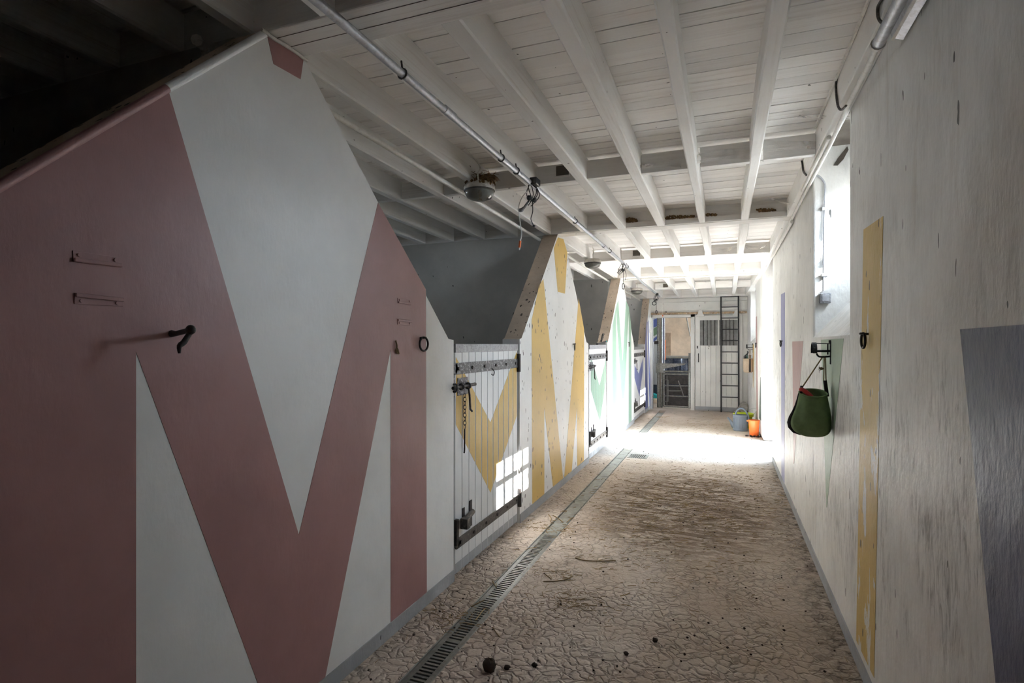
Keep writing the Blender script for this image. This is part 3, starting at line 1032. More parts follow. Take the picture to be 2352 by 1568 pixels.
# ---------------- ceiling
ceil = thing('ceiling', 'whitewashed plank ceiling on joists and cross beams', 'ceiling', (0, 0, 2.7), kind='structure')
PW = 0.1005
k = 0
y = -3.2
while y < YE + 0.1:
    e = y + PW
    z0 = zj(y) + 0.152 + random.uniform(-.0012, .0012)
    sl_ = -0.0105 * PW
    m = MB()
    gg = random.choice((.0024, .0034, .0044, .006)) if random.random() < .88 else .010
    m.hexa([(XS, y + gg / 2, z0), (XR, y + gg / 2, z0), (XR, e - gg / 2, z0 + sl_), (XS, e - gg / 2, z0 + sl_),
            (XS, y + gg / 2, z0 + .022), (XR, y + gg / 2, z0 + .022), (XR, e - gg / 2, z0 + .022), (XS, e - gg / 2, z0 + .022)])
    m.build('plank', 'plank', ceil)
    y = e
m = MB(); m.box(XS - .3, XR + RT, -3.4, YE + .15, 2.93, 3.0)
struct(m.build('roof', 'stall'), 'boards above the ceiling planks', 'roof')
m = MB(); m.box(XS - .3, XR + RT, -3.4, YE, 2.775, 2.80)
m.build('plank_backing', 'darkhole', ceil)

BEAMS = [(1.545, 1.735), (5.275, 5.435), (8.87, 9.02), (12.55, 12.69)]
BAYS = [(-3.2, 1.545), (1.735, 5.275), (5.435, 8.87), (9.02, 12.55)]
for i, (a, b) in enumerate(BEAMS):
    z = zj((a + b) / 2)
    m = MB(); m.box(XS, XR, a, b, z, z + .20)
    m.build('cross_beam', 'beam', ceil, bevel=.006)
    if i in (1, 2, 3):                     # ledger strip along the near face
        m = MB(); m.box(XL + .05, XR - .06, a - .028, a - .0005, z + .004, z + .052)
        m.build('ledger_strip', 'beam', ceil, bevel=.003)
    if i == 0:                             # two grooves where the built-up beam is joined
        for q in (.045, .11):
            m = MB(); m.box(XL, XR, a + q, a + q + .003, z - .0008, z + .004)
            m.build('beam_joint', 'darkhole', ceil)
JX = [0.187 - 0.363 * i for i in range(13)]
for bi, (a, b) in enumerate(BAYS):
    for ji, jx in enumerate(JX):
        w = .031 + random.uniform(-.003, .004)
        j0, j1 = jx + random.uniform(-.012, .012), jx + random.uniform(-.012, .012)
        if bi == 1 and ji in (2, 3):
            w += .005
        za, zb = zj(a) + .002, zj(b) + .002
        m = MB()
        N = 7
        pr_ = []
        for q in range(N + 1):
            t = q / N
            yy = a + (b - a) * t
            cx = j0 + (j1 - j0) * t + random.uniform(-.003, .003)
            zz = za + (zb - za) * t + random.uniform(-.002, .002)
            ww = w + random.uniform(-.0025, .0025)
            zt = zj(yy) + .158
            ch = .007
            pr_.append([(cx - ww, yy, zt), (cx - ww, yy, zz + ch), (cx - ww + ch, yy, zz), (cx + ww - ch, yy, zz), (cx + ww, yy, zz + ch), (cx + ww, yy, zt)])
        vs = [p for r in pr_ for p in r]
        fs = []
        for q in range(N):
            for s_ in range(5):
                fs.append((q * 6 + s_, q * 6 + s_ + 1, (q + 1) * 6 + s_ + 1, (q + 1) * 6 + s_))
        fs.append(tuple(range(6))); fs.append(tuple(N * 6 + r for r in range(6))[::-1])
        m.add(vs, fs)
        m.build('joist', 'joist', ceil)
# blocking between the joists
for yn in (3.66, 7.10, 10.85):
    z = zj(yn)
    xs = [XR - .06] + JX
    for i in range(len(xs) - 1):
        x1, x0 = xs[i] - (.035 if i else 0), xs[i + 1] + .035
        dz = random.uniform(-.004, .004)
        m = MB(); m.box(x0 + .003, x1 - .003, yn, yn + .045, z + .004 + dz, z + .128 + dz)
        if abs(x0 + 1.24) < .4 and i == 4:
            m.build('blocking', 'beam', ceil, bevel=.003)
            # square hatch in this block
            hx = (x0 + x1) / 2 + .05
            h = MB(); h.box(hx - .045, hx + .045, yn - .004, yn + .001, z + .045, z + .115)
            h.build('hatch_hole', 'darkhole', ceil)
            h = MB(); h.box(hx - .05, hx + .05, yn - .016, yn - .0005, z + .034, z + .044)
            h.build('hatch_sill', 'beam', ceil)
        else:
            m.build('blocking', 'beam', ceil, bevel=.003)
# wall plate on the outer wall
for (a, b) in ((-3.2, 1.545), (1.735, 5.275), (5.435, 8.87)):
    m = MB(); m.hexa([(XR - .06, a, zj(a)), (XR + .0, a, zj(a)), (XR + .0, b, zj(b)), (XR - .06, b, zj(b)),
                      (XR - .06, a, zj(a) + .15), (XR, a, zj(a) + .15), (XR, b, zj(b) + .15), (XR - .06, b, zj(b) + .15)])
    m.build('wall_plate', 'joist', ceil, bevel=.004)
m = MB()
a, b = 9.02, 12.55
m.hexa([(xfar(a) - .06, a, zj(a)), (XR, a, zj(a)), (XR, b, zj(b)), (xfar(b) - .06, b, zj(b)),
        (xfar(a) - .06, a, zj(a) + .15), (XR, a, zj(a) + .15), (XR, b, zj(b) + .15), (xfar(b) - .06, b, zj(b) + .15)])
m.build('wall_plate', 'joist', ceil, bevel=.004)

# ---------------- end wall
OP0, OP1 = on_y(1499, 800, YE).x, on_y(1586.5, 800, YE).x
OPZ = on_y(1540, 729, YE).z
m = MB()
m.box(XS, OP0, YE, YE + .15, 0, TOPZ)
m.box(OP1, XO, YE, YE + .15, 0, TOPZ)
m.box(OP0, OP1, YE, YE + .15, OPZ, TOPZ)
m.box(XO, 6.0, YE, YE + .15, -.04, TOPZ)
m.box(XS - .3, 6.0, YE, YE + .15, TOPZ, 4.1)
we = struct(m.build('wall_end', 'endboard'), 'white end wall with the sliding door and a gap into the next barn', 'wall')
for z0, z1 in ((OPZ + .15, OPZ + .335), (OPZ + .34, zj(YE) - .01)):
    m = MB(); m.box(OP0 - .04, xfar(YE) - .005, YE - .018, YE, z0, z1)
    m.build('end_board', 'endboard', we, bevel=.003)
for x0, x1 in ((OP0 - .05, OP0), (OP1, OP1 + .085)):
    m = MB(); m.box(x0, x1, YE - .03, YE + .10, 0, OPZ + .06)
    m.build('opening_jamb', 'endboard', we, bevel=.004)
m = MB(); m.box(OP0 - .05, OP1 + .085, YE - .03, YE + .1, OPZ, OPZ + .06)
m.build('opening_head', 'endboard', we, bevel=.004)
# white conduit down the end of the blue front
# ---------------- sliding door
YD = YE - .065
d0, d1 = on_y(1597, 800, YD).x, on_y(1705, 800, YD).x
dz1 = on_y(1640, 724, YD).z
sd = thing('door_6', 'white sliding door with barred grey window, behind the ladder', 'door', ((d0 + d1) / 2, YD, 0), kind='structure')
wz0, wz1 = on_y(1640, 793, YD).z, on_y(1640, 735, YD).z
wx0, wx1 = on_y(1607.5, 760, YD).x, on_y(1694, 760, YD).x
nb = 9
bw = (d1 - d0) / nb
for i in range(nb):
    a = d0 + bw * i
    m = MB()
    m.prism([(a + .0015, YD + .02), (a + .0015, YD + .003), (a + .005, YD), (a + bw - .005, YD), (a + bw - .0015, YD + .003), (a + bw - .0015, YD + .02)], .05, wz0 - .005, 2)
    m.build('door_board', 'endboard', sd)
m = MB(); m.box(d0, wx0, YD - .004, YD + .02, wz0 - .01, dz1); m.build('door_stile', 'endboard', sd, bevel=.003)
m = MB(); m.box(wx1, d1, YD - .004, YD + .02, wz0 - .01, dz1); m.build('door_stile', 'endboard', sd, bevel=.003)
m = MB(); m.box(wx0, wx1, YD - .004, YD + .02, wz1, dz1); m.build('door_rail', 'endboard', sd, bevel=.003)
m = MB(); m.box(d0, d1, YD - .006, YD + .02, .03, .10); m.build('kick_rail', 'band', sd, bevel=.003)
m = MB(); m.box(wx0, wx1, YD + .01, YD + .016, wz0, wz1); m.build('pane', 'glass_grey', sd)
for i in range(9):
    x = wx0 + (wx1 - wx0) * (i + 1) / 10
    if i == 4:
        m = MB(); m.box(x - .014, x + .014, YD - .003, YD + .01, wz0, wz1); m.build('mullion', 'endboard', sd)
    else:
        m = MB(); m.tube([(x, YD + .002, wz0), (x, YD + .002, wz1)], .0085, 8); m.build('window_bar', 'strap_dark', sd, True)
# hangers with rounded tops
for u in (1608.5, 1692):
    x = on_y(u, 720, YD).x
    zt = on_y(u, 711, YD).z
    pts = [(x - .085, dz1 - .02), (x + .085, dz1 - .02), (x + .085, dz1 + .01), (x + .052, dz1 + .035)]
    pts += [(x + .042 * math.cos(q * math.pi / 10), zt - .042 + .042 * math.sin(q * math.pi / 10)) for q in range(11)]
    pts += [(x - .052, dz1 + .035), (x - .085, dz1 + .01)]
    m = MB(); m.prism([(a, b) for a, b in pts], YD - .045, YD - .006, 1); m.build('door_hanger', 'endboard', sd, bevel=.003)
m = MB()
hx = on_y(1604.5, 820, YD).x
zt, zb = on_y(1604, 812, YD).z, on_y(1604, 831, YD).z
m.tube(smooth_path([(hx, YD, zt), (hx, YD - .03, zt - .02), (hx, YD - .03, zb + .02), (hx, YD, zb)], 4), .009, 8)
m.build('door_handle', 'iron', sd, True)
m = MB(); hx = on_y(1602, 797, YD).x; z = on_y(1602, 797, YD).z
m.box(hx - .012, hx + .012, YD - .012, YD, z - .03, z + .03); m.build('door_latch', 'iron', sd, bevel=.002)
# rusty track
zr = on_y(1550, 720, YE).z
tr = MB()
tr.box(OP0 - .06, xfar(YE) - .02, YE - .05, YE - .019, zr - .022, zr + .022)
o = tr.build('sliding_track', 'rust', bevel=.004)
tag(o, 'rust stained steel track above the sliding door', 'rail')

# ---------------- the next barn, seen through the gap
m = MB(); m.box(-4.9, 6.0, 18.0, 18.2, 0, 4.2)
wb = struct(m.build('wall_far', 'beige'), 'warm beige rendered wall of the next barn', 'wall')
q0, q1 = on_y(1527, 764, 17.99), on_y(1541, 823, 17.99)
m = MB(); m.box(q0.x, q1.x, 17.95, 18.0, 0.0, q0.z); m.build('boarded_niche', 'beige_dark', wb, bevel=.004)
q2 = on_y(1527, 762, 17.94)
m = MB(); m.box(q0.x, q1.x + .01, 17.93, 18.0, q0.z, q0.z + .05); m.build('niche_lintel', 'beige', wb)
pp = [on_y(1577, 728, 17.9), on_y(1585.5, 772, 17.9)]
m = MB(); m.tube([pp[0], pp[1]], .02, 6); m.build('wall_brace', 'cover', wb)
# mural panel at the left beyond the gap
YM = 14.6
mx1 = on_y(1511.5, 800, YM).x
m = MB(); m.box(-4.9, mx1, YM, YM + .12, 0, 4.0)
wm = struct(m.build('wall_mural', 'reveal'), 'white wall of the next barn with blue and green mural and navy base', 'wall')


def P_y(pts, Y):
    return [(on_y(u, v, Y).x, on_y(u, v, Y).z) for u, v in pts]


for nm, mt, pts in (('mural_blue', 'mural_blue', [(1490, 738), (1511, 730), (1511, 748), (1490, 757)]),
                    ('mural_green', 'mural_green', [(1490, 762), (1511, 748), (1511, 766), (1490, 779)]),
                    ('mural_blue', 'mural_blue', [(1490, 786), (1511, 770), (1511, 777), (1490, 794)])):
    q = MB(); q.prism(P_y(pts, YM), YM - .003, YM, 1); q.build(nm, mt, wm)
q = MB(); zn = on_y(1500, 883, YM).z
q.box(-3.0, mx1, YM - .006, YM, 0.12, zn); q.build('navy_base', 'navy', wm)
m = MB(); m.box(-4.9, 6.0, YE + .15, 22, 4.0, 4.1)
struct(m.build('roof', 'stall'), 'roof of the next barn', 'roof')
m = MB(); m.box(-4.9, -4.8, YE + .15, 18, 0, 4.1)
struct(m.build('wall_side', 'stall'), 'side wall of the next barn', 'wall')

m = MB(); m.box(5.9, 6.0, YE + .15, 14.2, 0, 4.0); m.box(5.9, 6.0, 17.0, 18.0, 0, 4.0); m.box(5.9, 6.0, 14.2, 17.0, 0, 1.0); m.box(5.9, 6.0, 14.2, 17.0, 2.6, 4.0)  # opening added in the unseen wall to light the next barn
struct(m.build('wall_side', 'stall'), 'side wall of the next barn with an opening added to let in skylight', 'wall')
portal(6.05, 14.2, 17.0, 1.0, 2.6)

# =================================================================== THINGS
# ---------------- drain
dr = thing('floor_drain', 'long slotted channel drain with plain covers running along the left side of the aisle', 'drain', ((DX0 + DX1) / 2, 2.0, -.03))
ZB = -.004
G0, G1 = 0.9, 4.02
for x0, x1 in ((DX0 + .008, DX0 + .034), (DX1 - .034, DX1 - .008)):
    m = MB(); m.box(x0, x1, G0, G1, ZB - .02, ZB)
    m.build('grate_rail', 'grate', dr, bevel=.002)
y = G0
n = 0
while y < G1:
    wd = .0125 if abs((y - G0) % .5 - .25) < .236 else .03
    m = MB(); m.box(DX0 + .034, DX1 - .034, y, y + wd, ZB - .018, ZB - .0005)
    m.build('grate_bar', 'grate', dr)
    y += wd + .0125
    n += 1
y = G1
k = 0
while y < 12.0:
    e = min(y + 1.0, 12.1)
    m = MB(); m.box(DX0 + .014, DX1 - .014, y + .004, e - .004, ZB - .02, ZB)
    m.build('drain_cover', 'cover', dr, bevel=.003)
    y = e
m = MB(); m.box(DX0 - .002, DX0 + .006, G0, 12.1, -.05, -.001); m.box(DX1 - .006, DX1 + .002, G0, 12.1, -.05, -.001)
m.build('channel_edge', 'cover', dr)
# square gully near the doorway
gy0 = on_z(1466, 1048)
gt = thing('gully_grate', 'small square gully grate in the floor beside the drain, near the sunlit strip', 'grate', (gy0.x, gy0.y, 0.0))
m = MB()
x0, x1, ya, yb2 = gy0.x - .12, gy0.x + .12, gy0.y - .12, gy0.y + .12
for a in ((x0, x1, ya, ya + .02), (x0, x1, yb2 - .02, yb2), (x0, x0 + .02, ya + .02, yb2 - .02), (x1 - .02, x1, ya + .02, yb2 - .02)):
    m.box(a[0], a[1], a[2], a[3], .0, .006)
m.build('grate_frame', 'cover', gt)
m = MB(); m.box(x0 + .02, x1 - .02, ya + .02, yb2 - .02, .0, .001); m.build('grate_pit', 'pit', gt)
for i in range(8):
    x = x0 + .02 + (x1 - x0 - .04) * (i + .5) / 8
    m = MB(); m.hexa([(x - .005, ya + .02, .001), (x + .005, ya + .02, .001), (x + .012, yb2 - .02, .001), (x + .002, yb2 - .02, .001),
                      (x - .005, ya + .02, .005), (x + .005, ya + .02, .005), (x + .012, yb2 - .02, .005), (x + .002, yb2 - .02, .005)])
    m.build('grate_bar', 'cover', gt)

# ---------------- galvanised rail pipe under the joists
gp = thing('hanging_rail_pipe', 'long galvanised pipe slung under the joists down the aisle', 'pipe', (-1.2, 5, 2.5))
path = [(-1.20, -1.5, 2.54), (-1.20, 1.2, 2.535), (-1.20, 4.0, 2.52), (-1.20, 6.55, 2.497), (-1.20, 7.3, 2.485), (-1.20, 8.3, 2.445), (-1.20, 8.8, 2.425), (-1.22, 10.4, 2.425), (-1.22, 11.5, 2.42)]
m = MB(); m.tube(path, .0165, 10); m.build('pipe', 'galv', gp, True)
for yy in (1.9, 2.95, 3.2, 4.65, 6.2, 7.4):
    zc = [p for p in path if p[1] <= yy][-1]
    nx = [p for p in path if p[1] > yy][0]
    t = (yy - zc[1]) / (nx[1] - zc[1])
    zz = zc[2] + (nx[2] - zc[2]) * t
    m = MB(); m.ring((-1.20, yy, zz), .0195, .004, (0, 1, 0), 14, 6); m.tube([(-1.20, yy, zz + .018), (-1.205, yy, zj(yy) + .004)], .004, 6)
    m.build('pipe_clip', 'strap_dark', gp, True)
for yy, zz in ((2.3, 2.531), (5.9, 2.502)):
    m = MB(); m.tube([(-1.20, yy - .05, zz + .0003), (-1.20, yy + .05, zz)], .020, 10)
    m.build('pipe_coupling', 'galv', gp, True)

# white conduits inside the stalls
segs = [((1.79, 5.28), 'white conduit pipe under the joists of the first stall, ending above the yellow front', [(775, 285), (1240, 541)]),
        ((5.45, 8.88), 'white conduit pipe in the second stall with an elbow down at its end', None),
        ((9.05, 12.4), 'white conduit pipe under the joists of the third stall', None)]
XC = -1.73
for i, ((a, b), lab, _) in enumerate(segs):
    m = MB()
    z0, z1 = zj(a) - .035, zj(b) - .045
    pts = [(XC, a, z0), (XC, b, z1)]
    if i == 1:
        pts = smooth_path([(XC, a, z0), (XC, (a + b) / 2, (z0 + z1) / 2), (XC, b - .06, z1), (XC, b - .025, z1 - .02), (XC, b - .018, z1 - .09), (XC, b - .018, z1 - .5)], 4)
    m.tube(pts, .0155, 10)
    tag(m.build('conduit_pipe', 'pvc', smooth=True), lab, 'pipe', 'white conduits under the stall joists')
# white pipe across the aisle under the third beam
z = zj(8.8) - .035
m = MB(); m.tube(smooth_path([(-1.50, 8.80, z - .012), (-1.35, 8.80, z), (-.4, 8.80, z + .004), (.46, 8.80, z + .006)], 5), .0145, 10)
tag(m.build('cross_pipe', 'pvc', smooth=True), 'white pipe crossing the aisle under a far beam', 'pipe')

# conduits along the top of the outer wall
def top_px(pts, x):
    return [on_x(u, v, x) for u, v in pts]


m = MB()
pp = [(.49, .5, 2.485), (.49, 1.4, 2.477), (.49, 2.19, 2.47)]
m.tube(pp, .0195, 12)
tag(m.build('sleeve_pipe', 'galv', smooth=True), 'thick grey pipe beside the strip light at the top right', 'pipe')
m = MB()
pl_ = [Vector((.49, 2.20, 2.468)), Vector((.505, 2.4, 2.490)), on_x(1944, 252, .54)]
pl_ += [Vector((.545, yy, zj(yy) - .022)) for yy in (3.4, 3.9, 4.4, 5.2)] + [Vector((.545, yy, zj(yy) - .022)) for yy in (6.2, 7.5, 8.4)]
m.tube(pl_, .0115, 8)
tag(m.build('cable_conduit', 'pvc', smooth=True), 'slim white conduit along the top of the outer wall', 'pipe')
m = MB(); m.tube([(.525, 3.35, zj(3.35) - .012), (.525, 4.4, zj(4.4) - .012)], .012, 8)
tag(m.build('cable_conduit', 'pvc', smooth=True), 'second white conduit above the nearer window recess', 'pipe')
m = MB(); m.tube([(.545, 5.25, zj(5.25) - .05), (.54, 7.2, zj(7.2) - .04)], .014, 8)
tag(m.build('cable_conduit', 'pvc', smooth=True), 'short white conduit just under the long one beyond the nearer window', 'pipe')

# strip light at the top right
st = thing('strip_light', 'grey strip light fitting high on the outer wall at top right', 'lamp', (.545, 2.0, 2.47))
la, lb = on_x(2047, 99, XR - .002), on_x(2080, 90, XR - .002)
zc = la.z
yb_ = la.y
prof = [(.564, 2.545), (.524, 2.545), (.518, 2.53), (.530, 2.485), (.564, 2.47)]
ye = 2.2
m = MB(); m.prism([(x, z_) for x, z_ in prof], 0.7, ye, 1)
m.build('light_housing', 'galv', st, bevel=.002)
m = MB(); m.prism([(.531, 2.484), (.530, 2.480), (.538, 2.477), (.539, 2.481)], 0.7, ye + .004, 1)
m.build('housing_edge', 'pvc', st)
m = MB(); m.tube([(.545, ye + .002, 2.50), (.545, ye + .016, 2.50)], .005, 6); m.build('housing_screw', 'iron', st)
m = MB(); m.tube([(.49, ye - .012, 2.47), (.49, ye + .004, 2.47)], .0235, 12); m.build('pipe_strap', 'pvc', st, True)

# cable loops hanging by the wall plate
for pts, lab in (([(1924, 165), (1920, 200), (1924, 240), (1932, 252), (1943, 243)], 'dark sagging cable loop below the wall plate above the nearer window'),
                 ([(2031, -8), (2017, 15), (2018, 42), (2028, 53), (2038, 45)], 'dark sagging cable loop beside the strip light')):
    q = [on_x(u, v, .50) for u, v in pts]
    m = MB(); m.tube(smooth_path(q, 5), .0055, 6)
    tag(m.build('cable_loop', 'strap_dark', smooth=True), lab, 'cable')
q = [on_x(u, v, .50) for u, v in ((1834, 350), (1842, 372), (1845, 393), (1852, 402))]
m = MB(); m.tube(smooth_path(q, 5), .006, 6)
tag(m.build('black_cable', 'black', smooth=True), 'short black cable hanging below the blocking beside the nearer window', 'cable')
# surface cable along the plank edge
m = MB(); m.tube([(.495, 1.8, zj(1.8) + .138), (.497, 2.6, zj(2.6) + .134), (.494, 3.6, zj(3.6) + .138)], .007, 6)
tag(m.build('surface_cable', 'pvc', smooth=True), 'white cable pinned in the corner of planks and wall plate', 'cable')

# window recess conduit, switch box
YJ = WIN1['y1']
wc = thing('switch_conduit', 'thin grey conduit down to a small switch box in the nearer window recess', 'switch', (.66, YJ, 1.6))
c1 = [on_y(u, v, YJ - .012) for u, v in ((1868, 402), (1880, 404), (1890, 414), (1895, 428), (1894, 480), (1892, 560), (1891, 668))]
m = MB(); m.tube(smooth_path(c1, 4), .0062, 8); m.build('conduit', 'galv', wc, True)
for u, v in ((1894, 480), (1892.5, 632)):
    p = on_y(u, v, YJ)
    m = MB(); m.box(p.x - .02, p.x + .02, YJ - .022, YJ - .001, p.z - .011, p.z + .011); m.build('conduit_clip', 'reveal', wc, bevel=.003)
p0, p1 = on_y(1882, 697, YJ - .02), on_y(1908, 673, YJ - .02)
m = MB(); m.box(p0.x, p1.x, YJ - .045, YJ - .001, p0.z, p1.z); swb = m.build('switch_box', 'zinc', wc, bevel=.006)
m = MB(); m.box(p0.x + .012, p1.x - .012, YJ - .051, YJ - .045, p0.z + .012, p1.z - .012); m.build('switch_plate', 'galv', swb, bevel=.002)
# dark crack hole in the head of the recess
hp = [on_y(u, v, YJ - .002) for u, v in ((1914, 380), (1925, 362), (1946, 336), (1949, 344), (1937, 366), (1924, 380))]
m = MB(); m.prism([(p.x, p.z) for p in hp], YJ - .004, YJ - .0005, 1)
tag(m.build('broken_plaster', 'darkhole'), 'dark slanting gap in the white plaster at the top of the nearer window recess', 'hole')

# painted markings on the outer wall (parts of the wall pieces)
walls_r = [o for o in COL.objects if o.name.startswith('wall_right')]
wr1, wr2, wr3, wr4 = walls_r[0], walls_r[1], walls_r[2], walls_r[3]


def rpts(pts):
    return [((on_x(u, v, XR)).y, (on_x(u, v, XR)).z) for u, v in pts]


def paint_right(pts, name, mat, par, lab, t=.0012):
    m = MB(); m.prism(rpts(pts), XR - t, XR, 0)
    return m.build(name, mat, par, label=lab)


paint_right([(1984, 527), (2029, 496), (2008, 1556), (1967, 1470)], 'painted_stripe', 'yellow_flaked', wr1, 'flaking ochre yellow upright stripe')
blk = [(2206, 756), (2352, 745), (2460, 738), (2460, 1568), (2288, 1568)]
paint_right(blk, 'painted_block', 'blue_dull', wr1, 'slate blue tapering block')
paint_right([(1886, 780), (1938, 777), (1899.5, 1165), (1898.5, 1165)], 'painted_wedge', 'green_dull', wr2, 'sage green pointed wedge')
paint_right([(1794, 676), (1803, 671), (1802, 1110), (1795, 1098)], 'painted_stripe', 'lilac', wr3, 'narrow lilac upright stripe')
paint_right([(1820, 784), (1845, 783), (1824, 1065), (1823, 1065)], 'painted_wedge', 'pink', wr3, 'faded pink pointed wedge')


def paint_far(pts, name, mat, par, lab):
    q = [on_far(u, v) for u, v in pts]
    m = MB()
    n = len(q)
    off = Vector((-.0015, 0, 0))
    m.add(q + [p + off for p in q], [tuple(range(n))[::-1], tuple(range(n, 2 * n))] + [(i, (i + 1) % n, n + (i + 1) % n, n + i) for i in range(n)])
    return m.build(name, mat, par, label=lab)


paint_far([(1736.2, 728), (1738.8, 726), (1741.3, 968), (1737.8, 962)], 'painted_stripe', 'pink', wr4, 'narrow faded pink upright stripe')
paint_far([(1746.4, 866), (1747.2, 866), (1748.4, 966), (1743.6, 960)], 'painted_wedge', 'dark_green', wr4, 'dark green pointed wedge')
wr5 = walls_r[4]
paint_far([(1729.0, 791), (1731.8, 790), (1730.4, 890), (1729.8, 890)], 'painted_stripe', 'yellow', wr5, 'narrow ochre yellow stripe behind the beige bag')


# ---------------- wall ironwork
def tie_ring(loc, side, R, lab, zsq=1.0, tilt=0.0):
    """ring hanging from a staple; side +1: on the left wall (faces +x), -1: on the outer wall"""
    x, y, z = loc
    t = thing('tie_ring', lab, 'ring', loc, 'iron tie rings on the walls')
    m = MB()
    m.tube(smooth_path([(x, y - .012, z), (x + side * .022, y - .012, z + .002), (x + side * .028, y, z + .002), (x + side * .022, y + .012, z + .002), (x, y + .012, z)], 4), .0055, 6)
    m.build('staple', 'iron', t, True)
    m = MB(); m.ring((x + side * .018, y, z - R + .004), R, .0055, (1, tilt, 0), 22, 8); m.build('ring', 'iron', t, True)


p = on_x(967, 776, XL)
tie_ring((XL, p.y, p.z), 1, .037, 'large iron tie ring on the dusty pink letter near the half door', tilt=-.12)
p = on_x(1316.5, 790, XL)
tie_ring((XL, p.y, p.z), 1, .036, 'iron tie ring at the edge of the ochre letter on the yellow front', tilt=.2)
p = on_x(1442.5, 786, XL)
tie_ring((XL, p.y, p.z), 1, .04, 'iron tie ring on the sage green letter front', tilt=.2)
p = on_x(1994, 767, XR)
tie_ring((XR, p.y, p.z), -1, .031, 'iron tie ring on the flaking yellow stripe of the outer wall', tilt=.03)
p = on_x(1797.5, 783, XR)
tie_ring((XR, p.y, p.z), -1, .03, 'iron tie ring on the lilac stripe of the outer wall', tilt=.12)
p = on_far(1738.5, 788)
tie_ring(tuple(p), -1, .04, 'iron tie ring on the far pink stripe beyond the doorway', tilt=.12)

# swivel hook on the pink letter
p = on_x(393, 766, XL)
hk = thing('wall_hook', 'black iron wall hook with hanging tongue on the pink letter', 'hook', tuple(p))
tip = on_x(438, 757, XL + .14)
m = MB(); m.tube([p, p + Vector((.02, 0, 0)), tip], [.011, .008, .008], 8); m.build('hook_rod', 'iron', hk, True)
m = MB(); m.blob(tip, (.014, .014, .014)); m.build('hook_knob', 'iron', hk, True)
e1, e2, e3 = [on_x(u, v, XL + .135) for u, v in ((434, 768), (422, 786), (412, 811))]
m = MB(); m.tube(smooth_path([tip + Vector((0, 0, -.01)), e1, e2, e3 + Vector((0, 0, .02)), e3], 3), [.006, .006, .007, .008, .008, .0085, .0085, .008, .008, .007, .006, .005, .004], 8)
m.build('hook_tongue', 'iron', hk, True)
# twisted wire on the right leg
q = [on_x(u, v, XL + .008) for u, v in ((909, 782), (912, 795), (910, 806), (916, 812), (913, 800), (911, 811))]
m = MB(); m.tube(smooth_path(q, 4), .004, 5)
tag(m.build('wire_twist', 'stalk', smooth=True), 'rusty twist of wire on the pink letter beside the tie ring', 'wire')


def plate_holder(pts, lab, lip_top):
    """pair of angled strips screwed to the wall: a name plate slides between them"""
    q = px_left(pts)                        # near-top, far-top, far-bottom, near-bottom of one strip
    t = thing('plate_holder', lab, 'holder', (XL, q[0][0], q[0][1]), 'pink painted plate holder strips')
    m = MB(); m.prism(q, XL, XL + .004, 0); sp_ = m.build('strip', 'red', t, bevel=.001)
    h = abs(q[0][1] - q[3][1])
    if lip_top:
        l_ = [q[0], q[1], (q[1][0], q[1][1] - h * .38), (q[0][0], q[0][1] - h * .38)]
    else:
        l_ = [(q[3][0], q[3][1] + h * .38), (q[2][0], q[2][1] + h * .38), q[2], q[3]]
    m = MB(); m.prism(l_, XL + .004, XL + .010, 0); m.build('strip_lip', 'red', sp_, bevel=.002)
    for f in (.12, .86):
        cy = q[0][0] + (q[1][0] - q[0][0]) * f
        cz = (q[0][1] + q[3][1]) / 2 + h * (.16 if not lip_top else -.18)
        m = MB(); m.tube([(XL + .003, cy, cz), (XL + .008, cy, cz)], .005, 8); m.build('screw', 'red', sp_, True)


plate_holder([(165, 575), (277, 592), (277, 614), (167, 601)], 'upper pink plate holder strip on the broad left leg of the pink letter', False)
plate_holder([(170, 672), (281, 684), (281, 704), (169, 698)], 'lower pink plate holder strip on the broad left leg of the pink letter', True)
plate_holder([(912, 684), (943, 688), (942, 700), (913, 696)], 'upper small pink plate holder strip above the tie ring', False)
plate_holder([(912, 732), (943, 736), (941, 748), (912, 745)], 'lower small pink plate holder strip above the tie ring', True)


